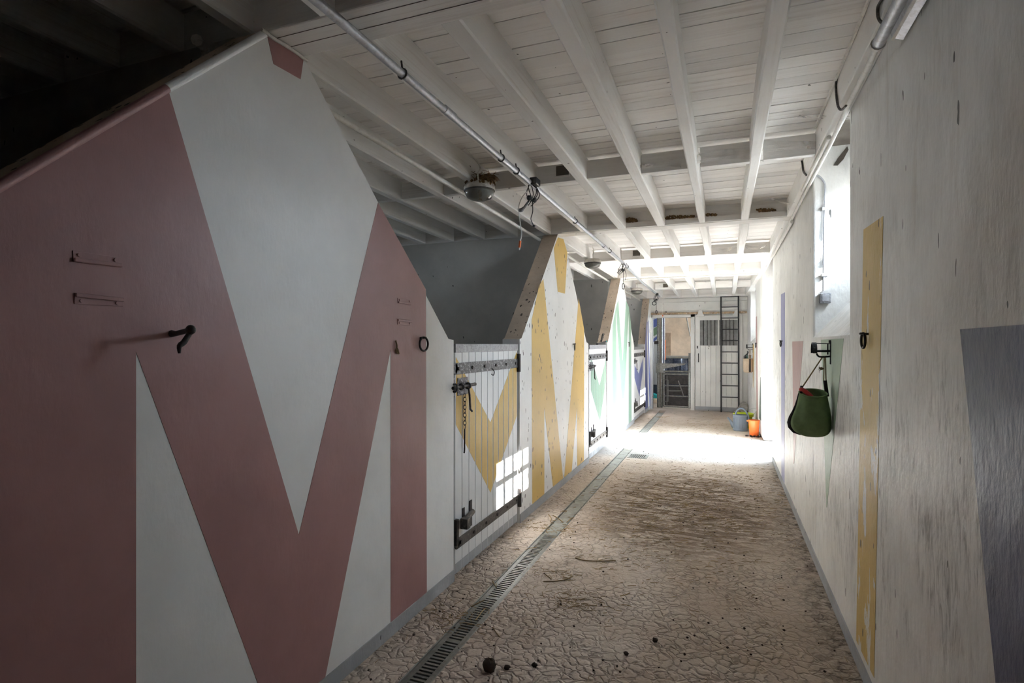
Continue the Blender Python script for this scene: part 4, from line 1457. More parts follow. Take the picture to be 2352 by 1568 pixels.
# ---------------- bulkhead lamps
def bulkhead(loc, lab, nest):
    x, y, z = loc
    t = thing('bulkhead_lamp', lab, 'lamp', loc, 'round bulkhead lamps under the joists')
    R = .105
    m = MB(); m.lathe([(0, 0), (R * .85, 0), (R, -.012), (R * 1.03, -.035), (R * 1.0, -.05), (R * .9, -.052)], loc, 28); m.build('lamp_base', 'lampbase', t, True)
    m = MB()
    m.lathe([(R * .93, -.050), (R * .96, -.058), (R * .94, -.075), (R * .80, -.098), (R * .5, -.112), (0, -.118)], loc, 28); lg_ = m.build('lamp_glass', 'dome', t, True)
    m = MB(); m.ring((x, y, z - .052), R * .97, .006, (0, 0, 1), 28, 6); m.build('lamp_bezel', 'strap_dark', lg_, True)
    m = MB(); m.tube(smooth_path([(x + .02, y - .06, z + .0), (x + .018, y - .065, z + .05), (x + .03, y - .06, z + .10), (x + .035, y - .3, z + .14)], 4), .005, 6)
    m.build('lamp_cable', 'pvc', t, True)
    if nest:
        rnd = random.Random(3)
        m = MB()
        m.blob((x + .045, y + .02, z + .028), (.075, .06, .034), 14, 8, jit=.25, rnd=rnd)
        for _ in range(60):
            c = Vector((x + .05 + rnd.uniform(-.08, .08), y + rnd.uniform(-.07, .06), z + rnd.uniform(.004, .065)))
            d = Vector((rnd.uniform(-1, 1), rnd.uniform(-1, 1), rnd.uniform(-.6, .6))).normalized() * .022
            m.tube([c - d, c + d], .0016, 3)
        for _ in range(26):
            a = rnd.uniform(0, 6.28)
            c = Vector((x + math.cos(a) * R * .98, y + math.sin(a) * R * .98, z - rnd.uniform(-.005, .02)))
            m.blob(c, (.009, .009, .011), 5, 4, jit=.3, rnd=rnd)
        o = m.build('bird_nest', 'nest')
        tag(o, nest, 'nest')


bulkhead((-1.565, 3.45, zj(3.45) - .012), 'nearest round bulkhead lamp with glass dome under a joist, a nest on top', 'brown mud and straw nest on the nearest bulkhead lamp')
bulkhead((-1.545, 6.86, zj(6.86) - .006), 'second round bulkhead lamp with glass dome, near the yellow front', None)
bulkhead((-1.50, 10.35, zj(10.35) - .006), 'furthest round bulkhead lamp with glass dome', None)
# mud crumbs of old nests on the ledger of the second beam
rnd = random.Random(11)
for (xa_, xb_, n_, hh, lab) in ((-.865, -.76, 90, .045, 'lump of brown mud nest on the beam ledger between two joists'),
                               (-.50, -.25, 110, .03, 'long crust of brown mud nest along the beam ledger'),
                               (-.15, -.06, 45, .022, 'small crust of brown mud nest on the beam ledger right of a joist'),
                               (.27, .42, 60, .03, 'crumbling brown mud nest on the beam ledger next to the outer wall')):
    m = MB()
    for _ in range(n_):
        f = rnd.random()
        m.blob((xa_ + (xb_ - xa_) * f, 5.262 - rnd.uniform(0, .02), zj(5.27) + .055 + rnd.uniform(0, hh) * (1 - abs(f - .3) * .8)), (.009, .007, .008), 5, 4, jit=.3, rnd=rnd)
    tag(m.build('mud_nest', 'nest'), lab, 'nest')


# ---------------- cable clusters on the rail
def cluster(base, lab, seed, big):
    x, y, z = base
    rnd = random.Random(seed)
    t = thing('cable_cluster', lab, 'cables', base, 'black cable clusters hanging from the rail')
    if big:
        m = MB(); m.box(x + .0, x + .05, y - .05, y + .04, z + .0, z + .045); m.build('socket_box', 'black', t, bevel=.006)
    m = MB()
    for i in range(3 if big else 2):
        m.blob((x + rnd.uniform(-.02, .02), y + rnd.uniform(-.02, .02), z - .07 - rnd.uniform(0, .03)), (.016, .02, .018), 8, 6)
    m.build('plug', 'black', t, True)
    m = MB()
    for i in range(6):
        a = Vector((x + rnd.uniform(-.03, .03), y + rnd.uniform(-.03, .03), z + .01))
        b = Vector((x + rnd.uniform(-.035, .035), y + rnd.uniform(-.03, .03), z - .10 - rnd.uniform(0, .05)))
        mid = (a + b) / 2 + Vector((rnd.uniform(-.05, .05), rnd.uniform(-.04, .04), rnd.uniform(-.02, .02)))
        m.tube(smooth_path([a, mid, b], 4), .0032, 5)
    m.build('cable', 'black', t, True)
    return t


ck = cluster((-1.20, 3.49, zj(3.5) - .055), 'nearest black box, plugs and cables hanging from the rail pipe', 4, True)
x, y, z = ck.location
m = MB()
m.tube(smooth_path([(x + .005, y, z - .10), (x + .008, y, z - .17), (x - .005, y, z - .22), (x + .012, y, z - .262)], 4), .0035, 5); m.blob((x + .016, y, z - .268), (.011, .009, .008), 8, 6)
m.build('hanging_lead', 'black', ck, True)
m = MB(); m.tube([(x - .01, y, z - .085), (x - .055, y + .01, z - .135), (x - .075, y + .01, z - .15)], [.006, .009, .013], 8); m.blob((x - .08, y + .01, z - .152), (.02, .014, .014), 8, 6)
m.build('clip_handle', 'zinc', ck, True)
m = MB(); wire = smooth_path([(x - .02, y, z - .03), (x - .06, y, z - .06), (x - .095, y + .01, z - .13), (x - .085, y + .01, z - .24), (x - .075, y + .01, z - .31), (x - .085, y + .01, z - .36)], 6)
m.tube(wire, .0035, 6); m.build('white_lead', 'pvc', ck, True)
m = MB(); e = wire[-1]; m.tube([e, e + Vector((-.006, 0, -.045))], .0085, 8); m.build('orange_plug', 'orange', ck, True, label='orange plug end')
m = MB(); m.tube([e + Vector((-.006, 0, -.045)), e + Vector((-.008, 0, -.06))], .006, 8); m.build('plug_tip', 'pvc', ck, True)

c2 = cluster((-1.20, 7.05, zj(7.05) - .055), 'middle black cable cluster with a hanging snap hook above the green front', 9, False)
x, y, z = c2.location
m = MB(); m.tube([(x + .01, y + .0, z - .09), (x + .008, y, z - .24)], .003, 5); m.tube(smooth_path([(x + .03, y, z - .08), (x + .045, y, z - .15), (x + .03, y, z - .21)], 4), .003, 5); m.build('hanging_lead', 'iron', c2, True)
m = MB(); m.ring((x + .008, y, z - .285), .014, .006, (0, 1, 0), 14, 6, sy=2.6); m.build('snap_hook', 'iron', c2, True)
m = MB(); m.tube([(x - .02, y, z - .06), (x - .07, y, z - .115)], .007, 6); m.tube([(x - .01, y, z - .07), (x - .045, y + .01, z - .12)], .005, 6); m.build('clip_handle', 'zinc', c2, True)
c3 = cluster((-1.22, 10.9, zj(10.9) - .10), 'furthest black cable cluster with a hanging snap hook near the end wall', 14, True)
x, y, z = c3.location
m = MB(); m.tube([(x + .01, y, z - .10), (x + .012, y, z - .27)], .0035, 5); m.build('hanging_lead', 'iron', c3, True)
m = MB(); m.ring((x + .012, y, z - .32), .016, .007, (0, 1, 0), 14, 6, sy=2.4); m.build('snap_hook', 'iron', c3, True)
m = MB(); m.ring((x - .03, y, z - .15), .035, .007, (0, 1, 0), 14, 6); m.build('cable_coil', 'black', c3, True)
m = MB(); m.tube([(x + .11, y + .2, z + .05), (x + .11, y + .2, z - .36)], .003, 5); m.blob((x + .11, y + .2, z - .38), (.012, .01, .016), 6, 5, mi=1); m.build('white_lead', ['pvc', 'orange'], c3, True)

# conduit with box on the end of the blue front
p0, p1 = on_y(1491, 705, 12.66), on_y(1491, 762, 12.66)
cx = p0.x + .02
cc = thing('junction_conduit', 'white conduit with small junction box beside the gap in the end wall', 'conduit', (XL + .02, 12.66, p1.z))
m = MB(); m.tube([(XL + .018, 12.60, zj(12.6) - .02), (XL + .018, 12.60, p1.z + .05)], .011, 8); m.build('conduit', 'pvc', cc, True)
m = MB(); m.box(XL + .002, XL + .04, 12.55, 12.64, p1.z - .02, p1.z + .05); m.build('junction_box', 'pvc', cc, bevel=.004)


# pipe elbow on the dark ledge at top left
p = on_y(462, 118, 1.45)
el = thing('pipe_elbow', 'dusty white pipe tee on the dark ledge at the top left', 'pipe', tuple(p))
ctr = on_y(470, 112, 1.46)
m = MB()
m.tube([on_y(475, 136, 1.46), on_y(470, 108, 1.46)], .016, 10)
m.tube([on_y(470, 110, 1.46), on_y(455, 95, 1.40)], .015, 10)
m.tube([on_y(470, 112, 1.46), on_y(490, 108, 1.50)], .016, 10)
m.build('tee', 'lampbase', el, True)
m = MB(); m.tube([on_y(456, 96, 1.40), on_y(452, 92, 1.385)], .020, 8); m.tube([on_y(474, 132, 1.46), on_y(475, 138, 1.46)], .020, 8); m.build('pipe_nut', 'lampbase', el, True)
# cable over the pink peak
q = [on_x(u, v, XL + .008) for u, v in ((601, 68), (610, 74), (628, 88), (655, 104), (680, 120), (697, 133), (706, 139))]
m = MB(); m.tube(smooth_path(q, 4), .0065, 6)
tag(m.build('beam_cable', 'pvc', smooth=True), 'white cable tucked under the near beam over the pink peak', 'cable')

# ---------------- brush resting on the second half door
p = on_x(1380, 790, XL - .03)
zt = 1.440
br = thing('brush', 'dark brush with a teal end lying on the top of the second half door', 'brush', (XL - .04, 7.2, zt))
yb3 = on_x(1372, 788, XL - .03).y
ye3 = on_x(1393, 788, XL - .03).y
m = MB(); m.hexa([(XL - .055, yb3, zt), (XL - .02, yb3, zt), (XL - .02, ye3 - .03, zt), (XL - .055, ye3 - .03, zt),
                  (XL - .050, yb3 + .02, zt + .02), (XL - .025, yb3 + .02, zt + .02), (XL - .025, ye3 - .03, zt + .055), (XL - .050, ye3 - .03, zt + .055)])
m.build('brush_body', 'black', br, bevel=.004)
m = MB(); m.tube(smooth_path([(XL - .038, yb3 + .28, zt + .05), (XL - .038, yb3 + .36, zt + .10), (XL - .038, yb3 + .42, zt + .155)], 4), [.012, .013, .014, .015, .016, .016, .016, .015, .011], 8)
m.build('brush_grip', 'strap_dark', br, True)
m = MB(); m.blob((XL - .030, ye3 - .02, zt + .03), (.022, .035, .032), 10, 8); m.build('brush_cap', 'teal', br, True, label='teal rounded end')


# ---------------- bridle bracket and green bag
def bracket(y, x, z, lab, scale=1.0):
    t = thing('bridle_bracket', lab, 'bracket', (x, y, z), 'black bridle brackets on the outer wall')
    s = scale
    m = MB(); m.box(x - .006, x - .0005, y - .010, y + .010, z - .075 * s, z + .055 * s); m.tube([(x - .004, y, z + .045 * s), (x - .004, y, z + .062 * s)], .008, 8)
    m.build('bracket_plate', 'ladder', t, bevel=.002)
    m = MB(); m.tube([(x - .004, y, z), (x - .085 * s, y, z)], .0065, 8); m.tube([(x - .004, y, z + .042 * s), (x - .085 * s, y, z + .044 * s)], .0022, 6)
    m.tube([(x - .016, y, z - .02), (x - .016, y, z + .044 * s)], .004, 6)
    m.build('bracket_arm', 'ladder', t, True)
    m = MB()
    a = arc((x - .085 * s, y, z + .008), .042 * s, math.radians(-20), math.radians(200), 12, (0, 1, 0), (0, 0, 1))
    vs = []
    for q in a:
        vs += [q + Vector((-.011, 0, 0)), q + Vector((.011, 0, 0)), q + Vector((.011, 0, -.006)), q + Vector((-.011, 0, -.006))]
    fs = []
    for i in range(len(a) - 1):
        for k2 in range(4):
            fs.append((i * 4 + k2, i * 4 + (k2 + 1) % 4, (i + 1) * 4 + (k2 + 1) % 4, (i + 1) * 4 + k2))
    fs += [(0, 1, 2, 3), tuple(len(vs) - 4 + i for i in range(4))[::-1]]
    m.add(vs, fs); m.build('bracket_saddle', 'ladder', t, True)
    m = MB(); m.tube(smooth_path([(x - .004, y, z - .030 * s), (x - .04 * s, y, z - .033 * s), (x - .062 * s, y, z - .030 * s), (x - .072 * s, y, z - .014 * s)], 4), .005, 8)
    m.build('bracket_hook', 'ladder', t, True)
    return t


BY = 3.555
bz = on_x(1908, 806, XR).z
bracket(BY, XR, bz, 'black bridle bracket on the green wedge holding the green bag')
# bag
hookp = Vector((XR - .040, BY, bz - .033))
BX, BYc = .468, BY - .02
ztop = on_y(1865, 902, BYc).z
zbot = on_y(1868, 1003, BYc).z
bg = thing('canvas_bag', 'green canvas bag hanging by twine from the bridle bracket, red grip sticking out', 'bag', (BX, BYc, zbot))
lv = [  # fraction of height, half width x, half depth y, shift x
    (0.00, .020, .018, .004), (0.02, .052, .042, .004), (0.07, .080, .060, .001), (0.15, .100, .074, -.002), (0.26, .110, .082, -.004), (0.38, .108, .084, -.003),
    (0.52, .098, .080, .001), (0.66, .086, .074, .004), (0.80, .078, .070, .005), (0.92, .072, .068, .006), (1.0, .070, .068, .006)]
m = MB()
NB = 40
o0 = 0
rows = []
for f, hx_, hy_, sx_ in lv:
    row = []
    for k_ in range(NB):
        a = 2 * math.pi * k_ / NB
        # soft folds that open towards the bottom on the left and a big dent on the right
        fold = 1 + .055 * math.sin(a * 7 + f * 4.0) * (1 - abs(f - .4) * 1.2 if abs(f - .4) < .8 else 0) * (1 if math.cos(a) < .3 else .4)
        px = BX + sx_ + hx_ * fold * math.copysign(abs(math.cos(a)) ** .85, math.cos(a))
        py = BYc + hy_ * fold * math.copysign(abs(math.sin(a)) ** .85, math.sin(a))
        pz = zbot + (ztop - zbot) * f
        if f > .85:                         # rim dips in front, stands at the back
            pz += .017 * math.sin(a)
        px = min(px, XR - .006)
        row.append(len(m.v)); m.v.append(Vector((px, py, pz)))
    rows.append(row)
for r_ in range(len(rows) - 1):
    for k_ in range(NB):
        m.f.append([rows[r_][k_], rows[r_][(k_ + 1) % NB], rows[r_ + 1][(k_ + 1) % NB], rows[r_ + 1][k_]]); m.mi.append(0)
m.f.append(rows[0][::-1]); m.mi.append(0)
bo = m.build('bag_body', 'canvas_green', bg, True)
sd_ = bo.modifiers.new('thickness', 'SOLIDIFY'); sd_.thickness = .004; sd_.offset = -1
sb_ = bo.modifiers.new('subdivide', 'SUBSURF'); sb_.levels = 1; sb_.render_levels = 1
m = MB()
rimpts = [bo.data.vertices[i].co + parent_loc(bg) for i in rows[-1]]
rimpts = rimpts + [rimpts[0]]
m.tube(rimpts, .0042, 6, caps=False); m.build('bag_rim', 'canvas_green', bg, True)
# dark side gusset strip
gp_ = []
for f in (0.98, .85, .7, .55, .42, .3, .2, .1, .03):
    for q in range(len(lv) - 1):
        if lv[q][0] <= f <= lv[q + 1][0]:
            t = (f - lv[q][0]) / (lv[q + 1][0] - lv[q][0])
            hx_ = lv[q][1] + (lv[q + 1][1] - lv[q][1]) * t; sx_ = lv[q][3] + (lv[q + 1][3] - lv[q][3]) * t
            break
    gp_.append(Vector((BX + sx_ - hx_ * 1.0 - .001, BYc + .012, zbot + (ztop - zbot) * f)))
m = MB(); m.tube(gp_, [.003, .005, .006, .007, .010, .013, .014, .012, .004], 6); m.build('bag_gusset', 'webbing', bg, True, label='dark brown side gusset')
# straps: twine and leather tabs
m = MB()
lt_ = Vector((BX - .048, BYc + .02, ztop + .025)); rt_ = Vector((BX + .070, BYc + .03, ztop + .04))
m.tube([hookp + Vector((-.002, 0, 0)), lt_], .0038, 6)
m.tube([hookp + Vector((.006, 0, 0)), rt_ + Vector((-.006, 0, .02))], .0032, 6)
m.tube([hookp + Vector((.012, 0, 0)), rt_ + Vector((.006, 0, .02))], .0032, 6)
kn = hookp.lerp(rt_, .40) + Vector((-.012, -.006, 0))
m.blob(kn, (.010, .008, .008), 8, 6, jit=.2)
for a in ((-.014, .008), (-.016, -.004), (-.008, -.012)):
    m.tube([kn, kn + Vector((a[0], 0, a[1]))], .0018, 5)
m.build('bag_strap', 'twine', bg, True)
m = MB(); m.tube([lt_ + Vector((.0, 0, .012)), lt_ + Vector((-.006, 0, -.03))], .0085, 8); m.build('strap_tab', 'webbing', bg, True, label='dark leather strap tab')
m = MB(); m.tube([rt_ + Vector((0, 0, .03)), rt_ + Vector((.012, 0, -.06))], .010, 8)
m.build('strap_tab', 'webbing', bg, True, label='dark leather strap tab')
# red grip (secateurs handle) sticking out of the bag
gA, gB, gC, gD = [on_y(u, v, BYc - .035) for u, v in ((1835.5, 896), (1843, 894.5), (1855, 903), (1867, 916))]
m = MB(); m.tube(smooth_path([gA, gB, gC, gD, gD + Vector((.01, 0, -.05))], 4), [.004, .009, .011, .012, .012, .012, .013, .013, .013, .013, .013, .012, .012, .011, .010, .009, .008], 10)
o = m.build('hand_tool', 'red_grip', smooth=True)
tag(o, 'red tool grip sticking out of the green canvas bag', 'tool')

# far bracket and beige bag
fp = on_far(1729.5, 798)
bracket(fp.y, fp.x, fp.z, 'black bridle bracket on the far yellow stripe above the beige bag', 1.25)
by = fp.y - .02
zt2, zb2 = on_y(1717, 823, by).z, on_y(1717, 855, by).z
bx = on_y(1718, 830, by).x
b2 = thing('canvas_bag', 'beige canvas bag with a dark strap, filled with dark brushes, hanging far along the wall', 'bag', (bx, by, zb2))
m = MB()
lv2 = [(0, .055, .045), (.04, .075, .06), (.12, .082, .068), (.4, .086, .072), (.75, .086, .072), (1.0, .086, .070)]
rows = []
for f, hx_, hy_ in lv2:
    row = []
    for k_ in range(28):
        a = 2 * math.pi * k_ / 28
        row.append(len(m.v))
        m.v.append(Vector((min(bx + hx_ * math.copysign(abs(math.cos(a)) ** .6, math.cos(a)), fp.x - .004), by + hy_ * math.copysign(abs(math.sin(a)) ** .6, math.sin(a)), zb2 + (zt2 - zb2) * f)))
    rows.append(row)
for r_ in range(len(rows) - 1):
    for k_ in range(28):
        m.f.append([rows[r_][k_], rows[r_][(k_ + 1) % 28], rows[r_ + 1][(k_ + 1) % 28], rows[r_ + 1][k_]]); m.mi.append(0)
m.f.append(rows[0][::-1]); m.mi.append(0)
o = m.build('bag_body', 'canvas_beige', b2, True)
q = o.modifiers.new('thickness', 'SOLIDIFY'); q.thickness = .004
m = MB(); xs_ = bx + .03
m.box(xs_ - .016, xs_ + .016, by - .075, by - .0715, zb2 + .012, zt2 - .004); m.build('bag_band', 'webbing', b2, label='dark vertical band')
m = MB()
for dx in (-.012, .012):
    m.tube(smooth_path([(xs_ + dx, by - .07, zt2 - .01), (xs_ + dx * .8, by - .05, zt2 + .09), (fp.x - .05, by + .02, fp.z - .04)], 5), .005, 6)
m.build('bag_handle', 'canvas_beige', b2, True)
rnd = random.Random(5)
for i, (dx, dz, r_, mt) in enumerate(((-.052, .030, .028, 'black'), (-.024, .045, .022, 'greengrip'), (.03, .05, .024, 'strap_dark'))):
    m = MB(); m.tube([(bx + dx, by, zt2 - .08), (bx + dx + .004, by, zt2 + dz)], [r_, r_ * .8], 10); m.blob((bx + dx + .004, by, zt2 + dz), (r_ * 1.0, r_, r_ * .9), 10, 6)
    tag(m.build('brush', mt, smooth=True), ['black rounded brush at the left in the beige bag', 'dull teal brush in the middle of the beige bag', 'dark grey brush at the right in the beige bag'][i], 'brush', 'brushes in the beige bag')
m = MB(); m.tube(smooth_path([(bx - .05, by + .01, zt2 + .05), (bx - .02, by + .01, zt2 + .075), (bx + .0, by + .01, zt2 + .11), (bx - .012, by + .01, zt2 + .135)], 4), .013, 8)
tag(m.build('hoof_pick', 'black', smooth=True), 'black curved tool poking out at the top of the beige bag', 'tool')

# ---------------- watering can
wp = on_z(1701, 990)
WX, WY = wp.x, wp.y + .10
wcn = thing('watering_can', 'slate grey plastic watering can on the floor in front of the lime bucket', 'can', (WX, WY, 0))
S = on_z(1720, 992).x - on_z(1684, 992).x
R = S / 2 * .98
hh = .262
m = MB(); m.lathe([(0, .0), (R * .98, .0), (R * 1.03, .012), (R * 1.03, .022), (R * .97, .03), (R * .98, hh * .86), (R * 1.0, hh * .88), (R * 1.0, hh * .95), (R * .96, hh), (R * .78, hh + .004), (R * .74, hh - .01)], (WX, WY, 0), 32)
m.build('can_body', 'can', wcn, True)
m = MB()
m.prism([(WX + R * .74 * math.cos(a), WY + R * .74 * math.sin(a)) for a in [math.pi * i / 12 + math.pi for i in range(13)]], hh - .012, hh - .008, 2); m.build('can_lid', 'can', wcn)
for i in range(10):
    a = math.radians(-165 + i * 22)
    m = MB(); c_, s_ = math.cos(a), math.sin(a)
    m.tube([(WX + R * .975 * c_, WY + R * .975 * s_, .05), (WX + R * .985 * c_, WY + R * .985 * s_, hh * .78)], .004, 6); m.build('can_rib', 'can', wcn, True)
hl = smooth_path([(WX - R * .62, WY, hh - .01), (WX - R * .50, WY, hh + .06), (WX - R * .05, WY, hh + .105), (WX + R * .5, WY, hh + .09), (WX + R * .98, WY, hh + .0), (WX + R * 1.1, WY, hh * .7), (WX + R * .95, WY, hh * .45)], 5)
m = MB(); m.tube(hl, .0145, 10); m.build('can_handle', 'can', wcn, True)
tipp = on_y(1671.5, 958, WY)
m = MB()
m.tube(smooth_path([(WX - R * .80, WY, .06), (WX - R * 1.1, WY, .11), (tipp.x + .05, WY, tipp.z - .07), (tipp.x, WY, tipp.z)], 4), [.046, .044, .040, .036, .032, .029, .026, .023, .021, .0195, .018, .017, .016], 12, caps=False)
m.build('can_spout', 'can', wcn, True)
m = MB(); m.tube([(tipp.x + .004, WY, tipp.z - .004), (tipp.x + .002, WY, tipp.z - .002)], .0145, 10); m.build('spout_hole', 'black', wcn)

# ---------------- buckets
BXb, BYb = on_z(1707, 985).x, on_z(1707, 985).y + .16
BXb = (1707.5 - TU) / (F + (1707.5 - 1176) * T) * BYb
lb_ = thing('bucket', 'lime yellow bucket with wide rim behind the watering can', 'bucket', (BXb, BYb, 0))
Rt = .168
hb = on_y(1707, 951, BYb - .1).z
m = MB(); m.lathe([(0, 0), (.118, 0), (.122, .006), (.136, hb * .55), (.140, hb * .76), (.150, hb * .80), (.165, hb * .83), (Rt, hb * .90), (Rt, hb), (Rt - .012, hb), (.150, hb * .86), (.118, .02), (0, .018)], (BXb, BYb, 0), 36)
m.build('bucket_shell', 'lime', lb_, True)
m = MB(); m.ring((BXb, BYb, hb), Rt - .006, .009, (0, 0, 1), 36, 6); m.build('bucket_rim', 'lime', lb_, True)
m = MB()
m.tube(smooth_path([(BXb + Rt - .02, BYb - .10, hb - .02), (BXb + Rt + .045, BYb - .02, hb + .085), (BXb + Rt - .02, BYb + .08, hb + .09), (BXb + .05, BYb + .15, hb + .03)], 6), .0032, 6)
m.build('bucket_bail', 'galv', lb_, True)
OXb, OYb = .448, 9.47
ob = thing('bucket', 'small orange bucket by the doorway corner with a chain around its foot', 'bucket', (OXb, OYb, 0))
ho = on_y(1738, 965, OYb).z
m = MB(); m.lathe([(0, 0), (.062, 0), (.066, .006), (.080, ho * .9), (.082, ho), (.077, ho)], (OXb, OYb, .0), 30); m.build('bucket_shell', 'orange', ob, True)
m = MB(); m.lathe([(.077, ho), (.075, ho * .9), (.06, .015), (0, .012)], (OXb, OYb, 0), 30); m.build('bucket_lining', 'orange_in', ob, True)
m = MB(); m.ring((OXb, OYb, ho), .081, .006, (0, 0, 1), 30, 6); m.blob((OXb - .092, OYb - .02, ho - .012), (.018, .014, .012), 8, 6); m.build('bucket_rim', 'orange', ob, True)
# chain on the floor
chn = MB()
rnd = random.Random(8)
for i in range(26):
    t = i / 25
    a = math.radians(205 + 140 * t)
    rr = .115 + .03 * math.sin(i * .9)
    chn.ring((OXb + rr * math.cos(a), OYb + rr * math.sin(a), .011), .013, .0035, (math.cos(a) if i % 2 else .1, math.sin(a) if i % 2 else .1, 0.2 if i % 2 else 1), 10, 5)
tag(chn.build('chain', 'iron', smooth=True), 'rusty chain lying on the floor around the orange bucket', 'chain')

# ---------------- ladder
YL = YD - .075
ld = thing('ladder', 'tall black steel ladder standing against the sliding door', 'ladder', (on_y(1676, 900, YL).x, YL, 0))
ru = [on_y(1656.5, 936, YL), on_y(1697, 936, YL)]
xt = [on_y(1656, 680, YL + .03), on_y(1696, 679, YL + .03)]
ztop_l = on_y(1676, 679.5, YL + .03).z
for k_, (a, b) in enumerate(zip(ru, xt)):
    m = MB(); m.hexa([(a.x - .0165, YL - .015, .002), (a.x + .0165, YL - .015, .002), (a.x + .0165, YL + .015, .002), (a.x - .0165, YL + .015, .002),
                      (b.x - .015, YL + .015, ztop_l), (b.x + .015, YL + .015, ztop_l), (b.x + .015, YL + .045, ztop_l), (b.x - .015, YL + .045, ztop_l)])
    m.build('ladder_rail', 'ladder', ld, bevel=.003)
for v in (680, 704.5, 730, 756, 782, 808, 833.7, 859.7, 885.7, 912):
    z = on_y(1676, v, YL).z
    f = z / ztop_l
    x0 = ru[0].x + (xt[0].x - ru[0].x) * f; x1 = ru[1].x + (xt[1].x - ru[1].x) * f
    yy = YL + .03 * f
    m = MB(); m.tube([(x0, yy, min(z, ztop_l - .012)), (x1, yy, min(z, ztop_l - .012))], .0105, 8); m.build('ladder_rung', 'ladder', ld, True)

# grey dusty heap in the corner
hp_ = on_z(1698, 941)
rnd = random.Random(21)
m = MB()
m.blob((hp_.x + .03, 12.42, .05), (.13, .11, .10), 16, 9, jit=.10, rnd=rnd)
m.blob((hp_.x + .07, 12.46, .10), (.10, .09, .14), 14, 9, jit=.10, rnd=rnd)
m.blob((hp_.x - .06, 12.30, .03), (.08, .08, .06), 12, 8, jit=.12, rnd=rnd)
tag(m.build('dusty_sack', 'sack', smooth=True), 'slumped dusty grey sack in the far corner behind the watering can', 'sack')

# ---------------- tubular gate and posts in the gap
YG = 13.0
gpost = thing('gate_post', 'pair of galvanised steel posts at the left of the gap', 'post', (on_y(1516, 900, YG).x, YG, 0))
for u, r in ((1512.5, .035), (1519.5, .026)):
    x = on_y(u, 900, YG).x
    zt = on_y(u, 727, YG).z
    m = MB(); m.tube([(x, YG, 0), (x, YG, 2.35)], r, 12); m.build('post', 'tubesteel', gpost, True)
m = MB(); a = on_y(1503, 787, YG); m.box(a.x, a.x + .10, YG - .04, YG + .02, a.z - .03, a.z + .04); m.build('post_bracket', 'iron', gpost, bevel=.004)
p0, p1 = on_y(1507, 856, YG - .05), on_y(1524, 834, YG - .05)
m = MB(); m.box(p0.x, p1.x, YG - .07, YG - .03, p0.z, p1.z); m.build('post_sleeve', 'tubesteel', gpost, bevel=.004)
gt2 = thing('metal_gate', 'galvanised tube gate with dark brown boards in the gap of the end wall', 'gate', (on_y(1552, 930, YG).x, YG, 0))
gx0, gx1 = on_y(1524, 900, YG).x, on_y(1582, 900, YG).x
zz = lambda v: on_y(1552, v, YG).z
for v, r in ((853, .022), (859, .022), (885.5, .016), (909.5, .016), (934, .016)):
    m = MB(); m.tube([(gx0, YG, max(zz(v), .025)), (gx1, YG, max(zz(v), .025))], r, 10); m.build('gate_rail', 'tubesteel', gt2, True)
for x in (gx0, gx1):
    m = MB(); m.tube([(x, YG, .03), (x, YG, zz(856))], .021, 10); m.build('gate_stile', 'tubesteel', gt2, True)
for i, (va, vb) in enumerate(((862, 883), (888, 907), (912, 932))):
    m = MB(); m.box(gx0 + .022, gx1 - .022, YG + .028, YG + .045, max(zz(vb), .03), zz(va)); m.build('gate_board', 'rubber', gt2)
q = [on_y(u, v, YG - .03) for u, v in ((1558, 874), (1570, 909))]
m = MB(); m.tube(q, .013, 8)
q = [on_y(u, v, YG - .03) for u, v in ((1536, 897.5), (1564, 897.5))]
m.tube(q, .012, 8); m.build('gate_brace', 'tubesteel', gt2, True)
m = MB()
for u in (1532.0, 1534.5):
    m.tube([on_y(u, 862 if u < 1533 else 872, YG - .028), on_y(u, 932 if u < 1533 else 922, YG - .028)], .008, 8)
for v in (872, 922):
    m.tube([on_y(1524, v, YG - .028), on_y(1534, v, YG - .028)], .007, 8)
m.build('gate_latch_frame', 'tubesteel', gt2, True)
q = [on_y(1516, 843, YG - .06), on_y(1575, 835.5, YG - .06)]
m = MB()
a0, a1 = on_y(1516, 834.5, YG - .06), on_y(1516, 848, YG - .06)
b0, b1 = on_y(1575, 834.5, YG - .06), on_y(1572, 838, YG - .06)
m.prism([(a1.x, a1.z), (b1.x, b1.z), (b0.x, b0.z), (a0.x, a0.z)], YG - .075, YG - .05, 1); m.build('gate_arm', 'tubesteel', gt2, bevel=.004)
# right post of the gate
m = MB(); x = on_y(1584.5, 900, 13.05).x; m.box(x - .03, x + .03, 13.02, 13.08, 0, 1.25)
tag(m.build('latch_post', 'tubesteel', bevel=.005), 'square galvanised latch post at the right of the tube gate', 'post')
# glazed steel panel edge
YPn = 13.6
x0, x1 = on_y(1519.5, 800, YPn).x, on_y(1526.5, 800, YPn).x
pn = thing('glazed_panel', 'narrow blue grey glazed panel in a steel frame behind the posts', 'panel', (x0, YPn, 0))
m = MB(); m.box(x0, x1, YPn, YPn + .02, 0, 2.4); m.build('panel_sheet', 'mural_blue', pn)
m = MB(); m.box(x1 - .02, x1 + .006, YPn - .02, YPn + .04, 0, 2.4); m.build('panel_edge', 'galv', pn, bevel=.003)
m = MB(); a = on_y(1527.5, 790, YPn + .04); m.box(a.x - .008, a.x + .012, YPn + .02, YPn + .06, on_y(1527, 826, YPn).z, on_y(1527, 780, YPn).z); m.build('orange_strip', 'orange', pn, label='orange edge strip')
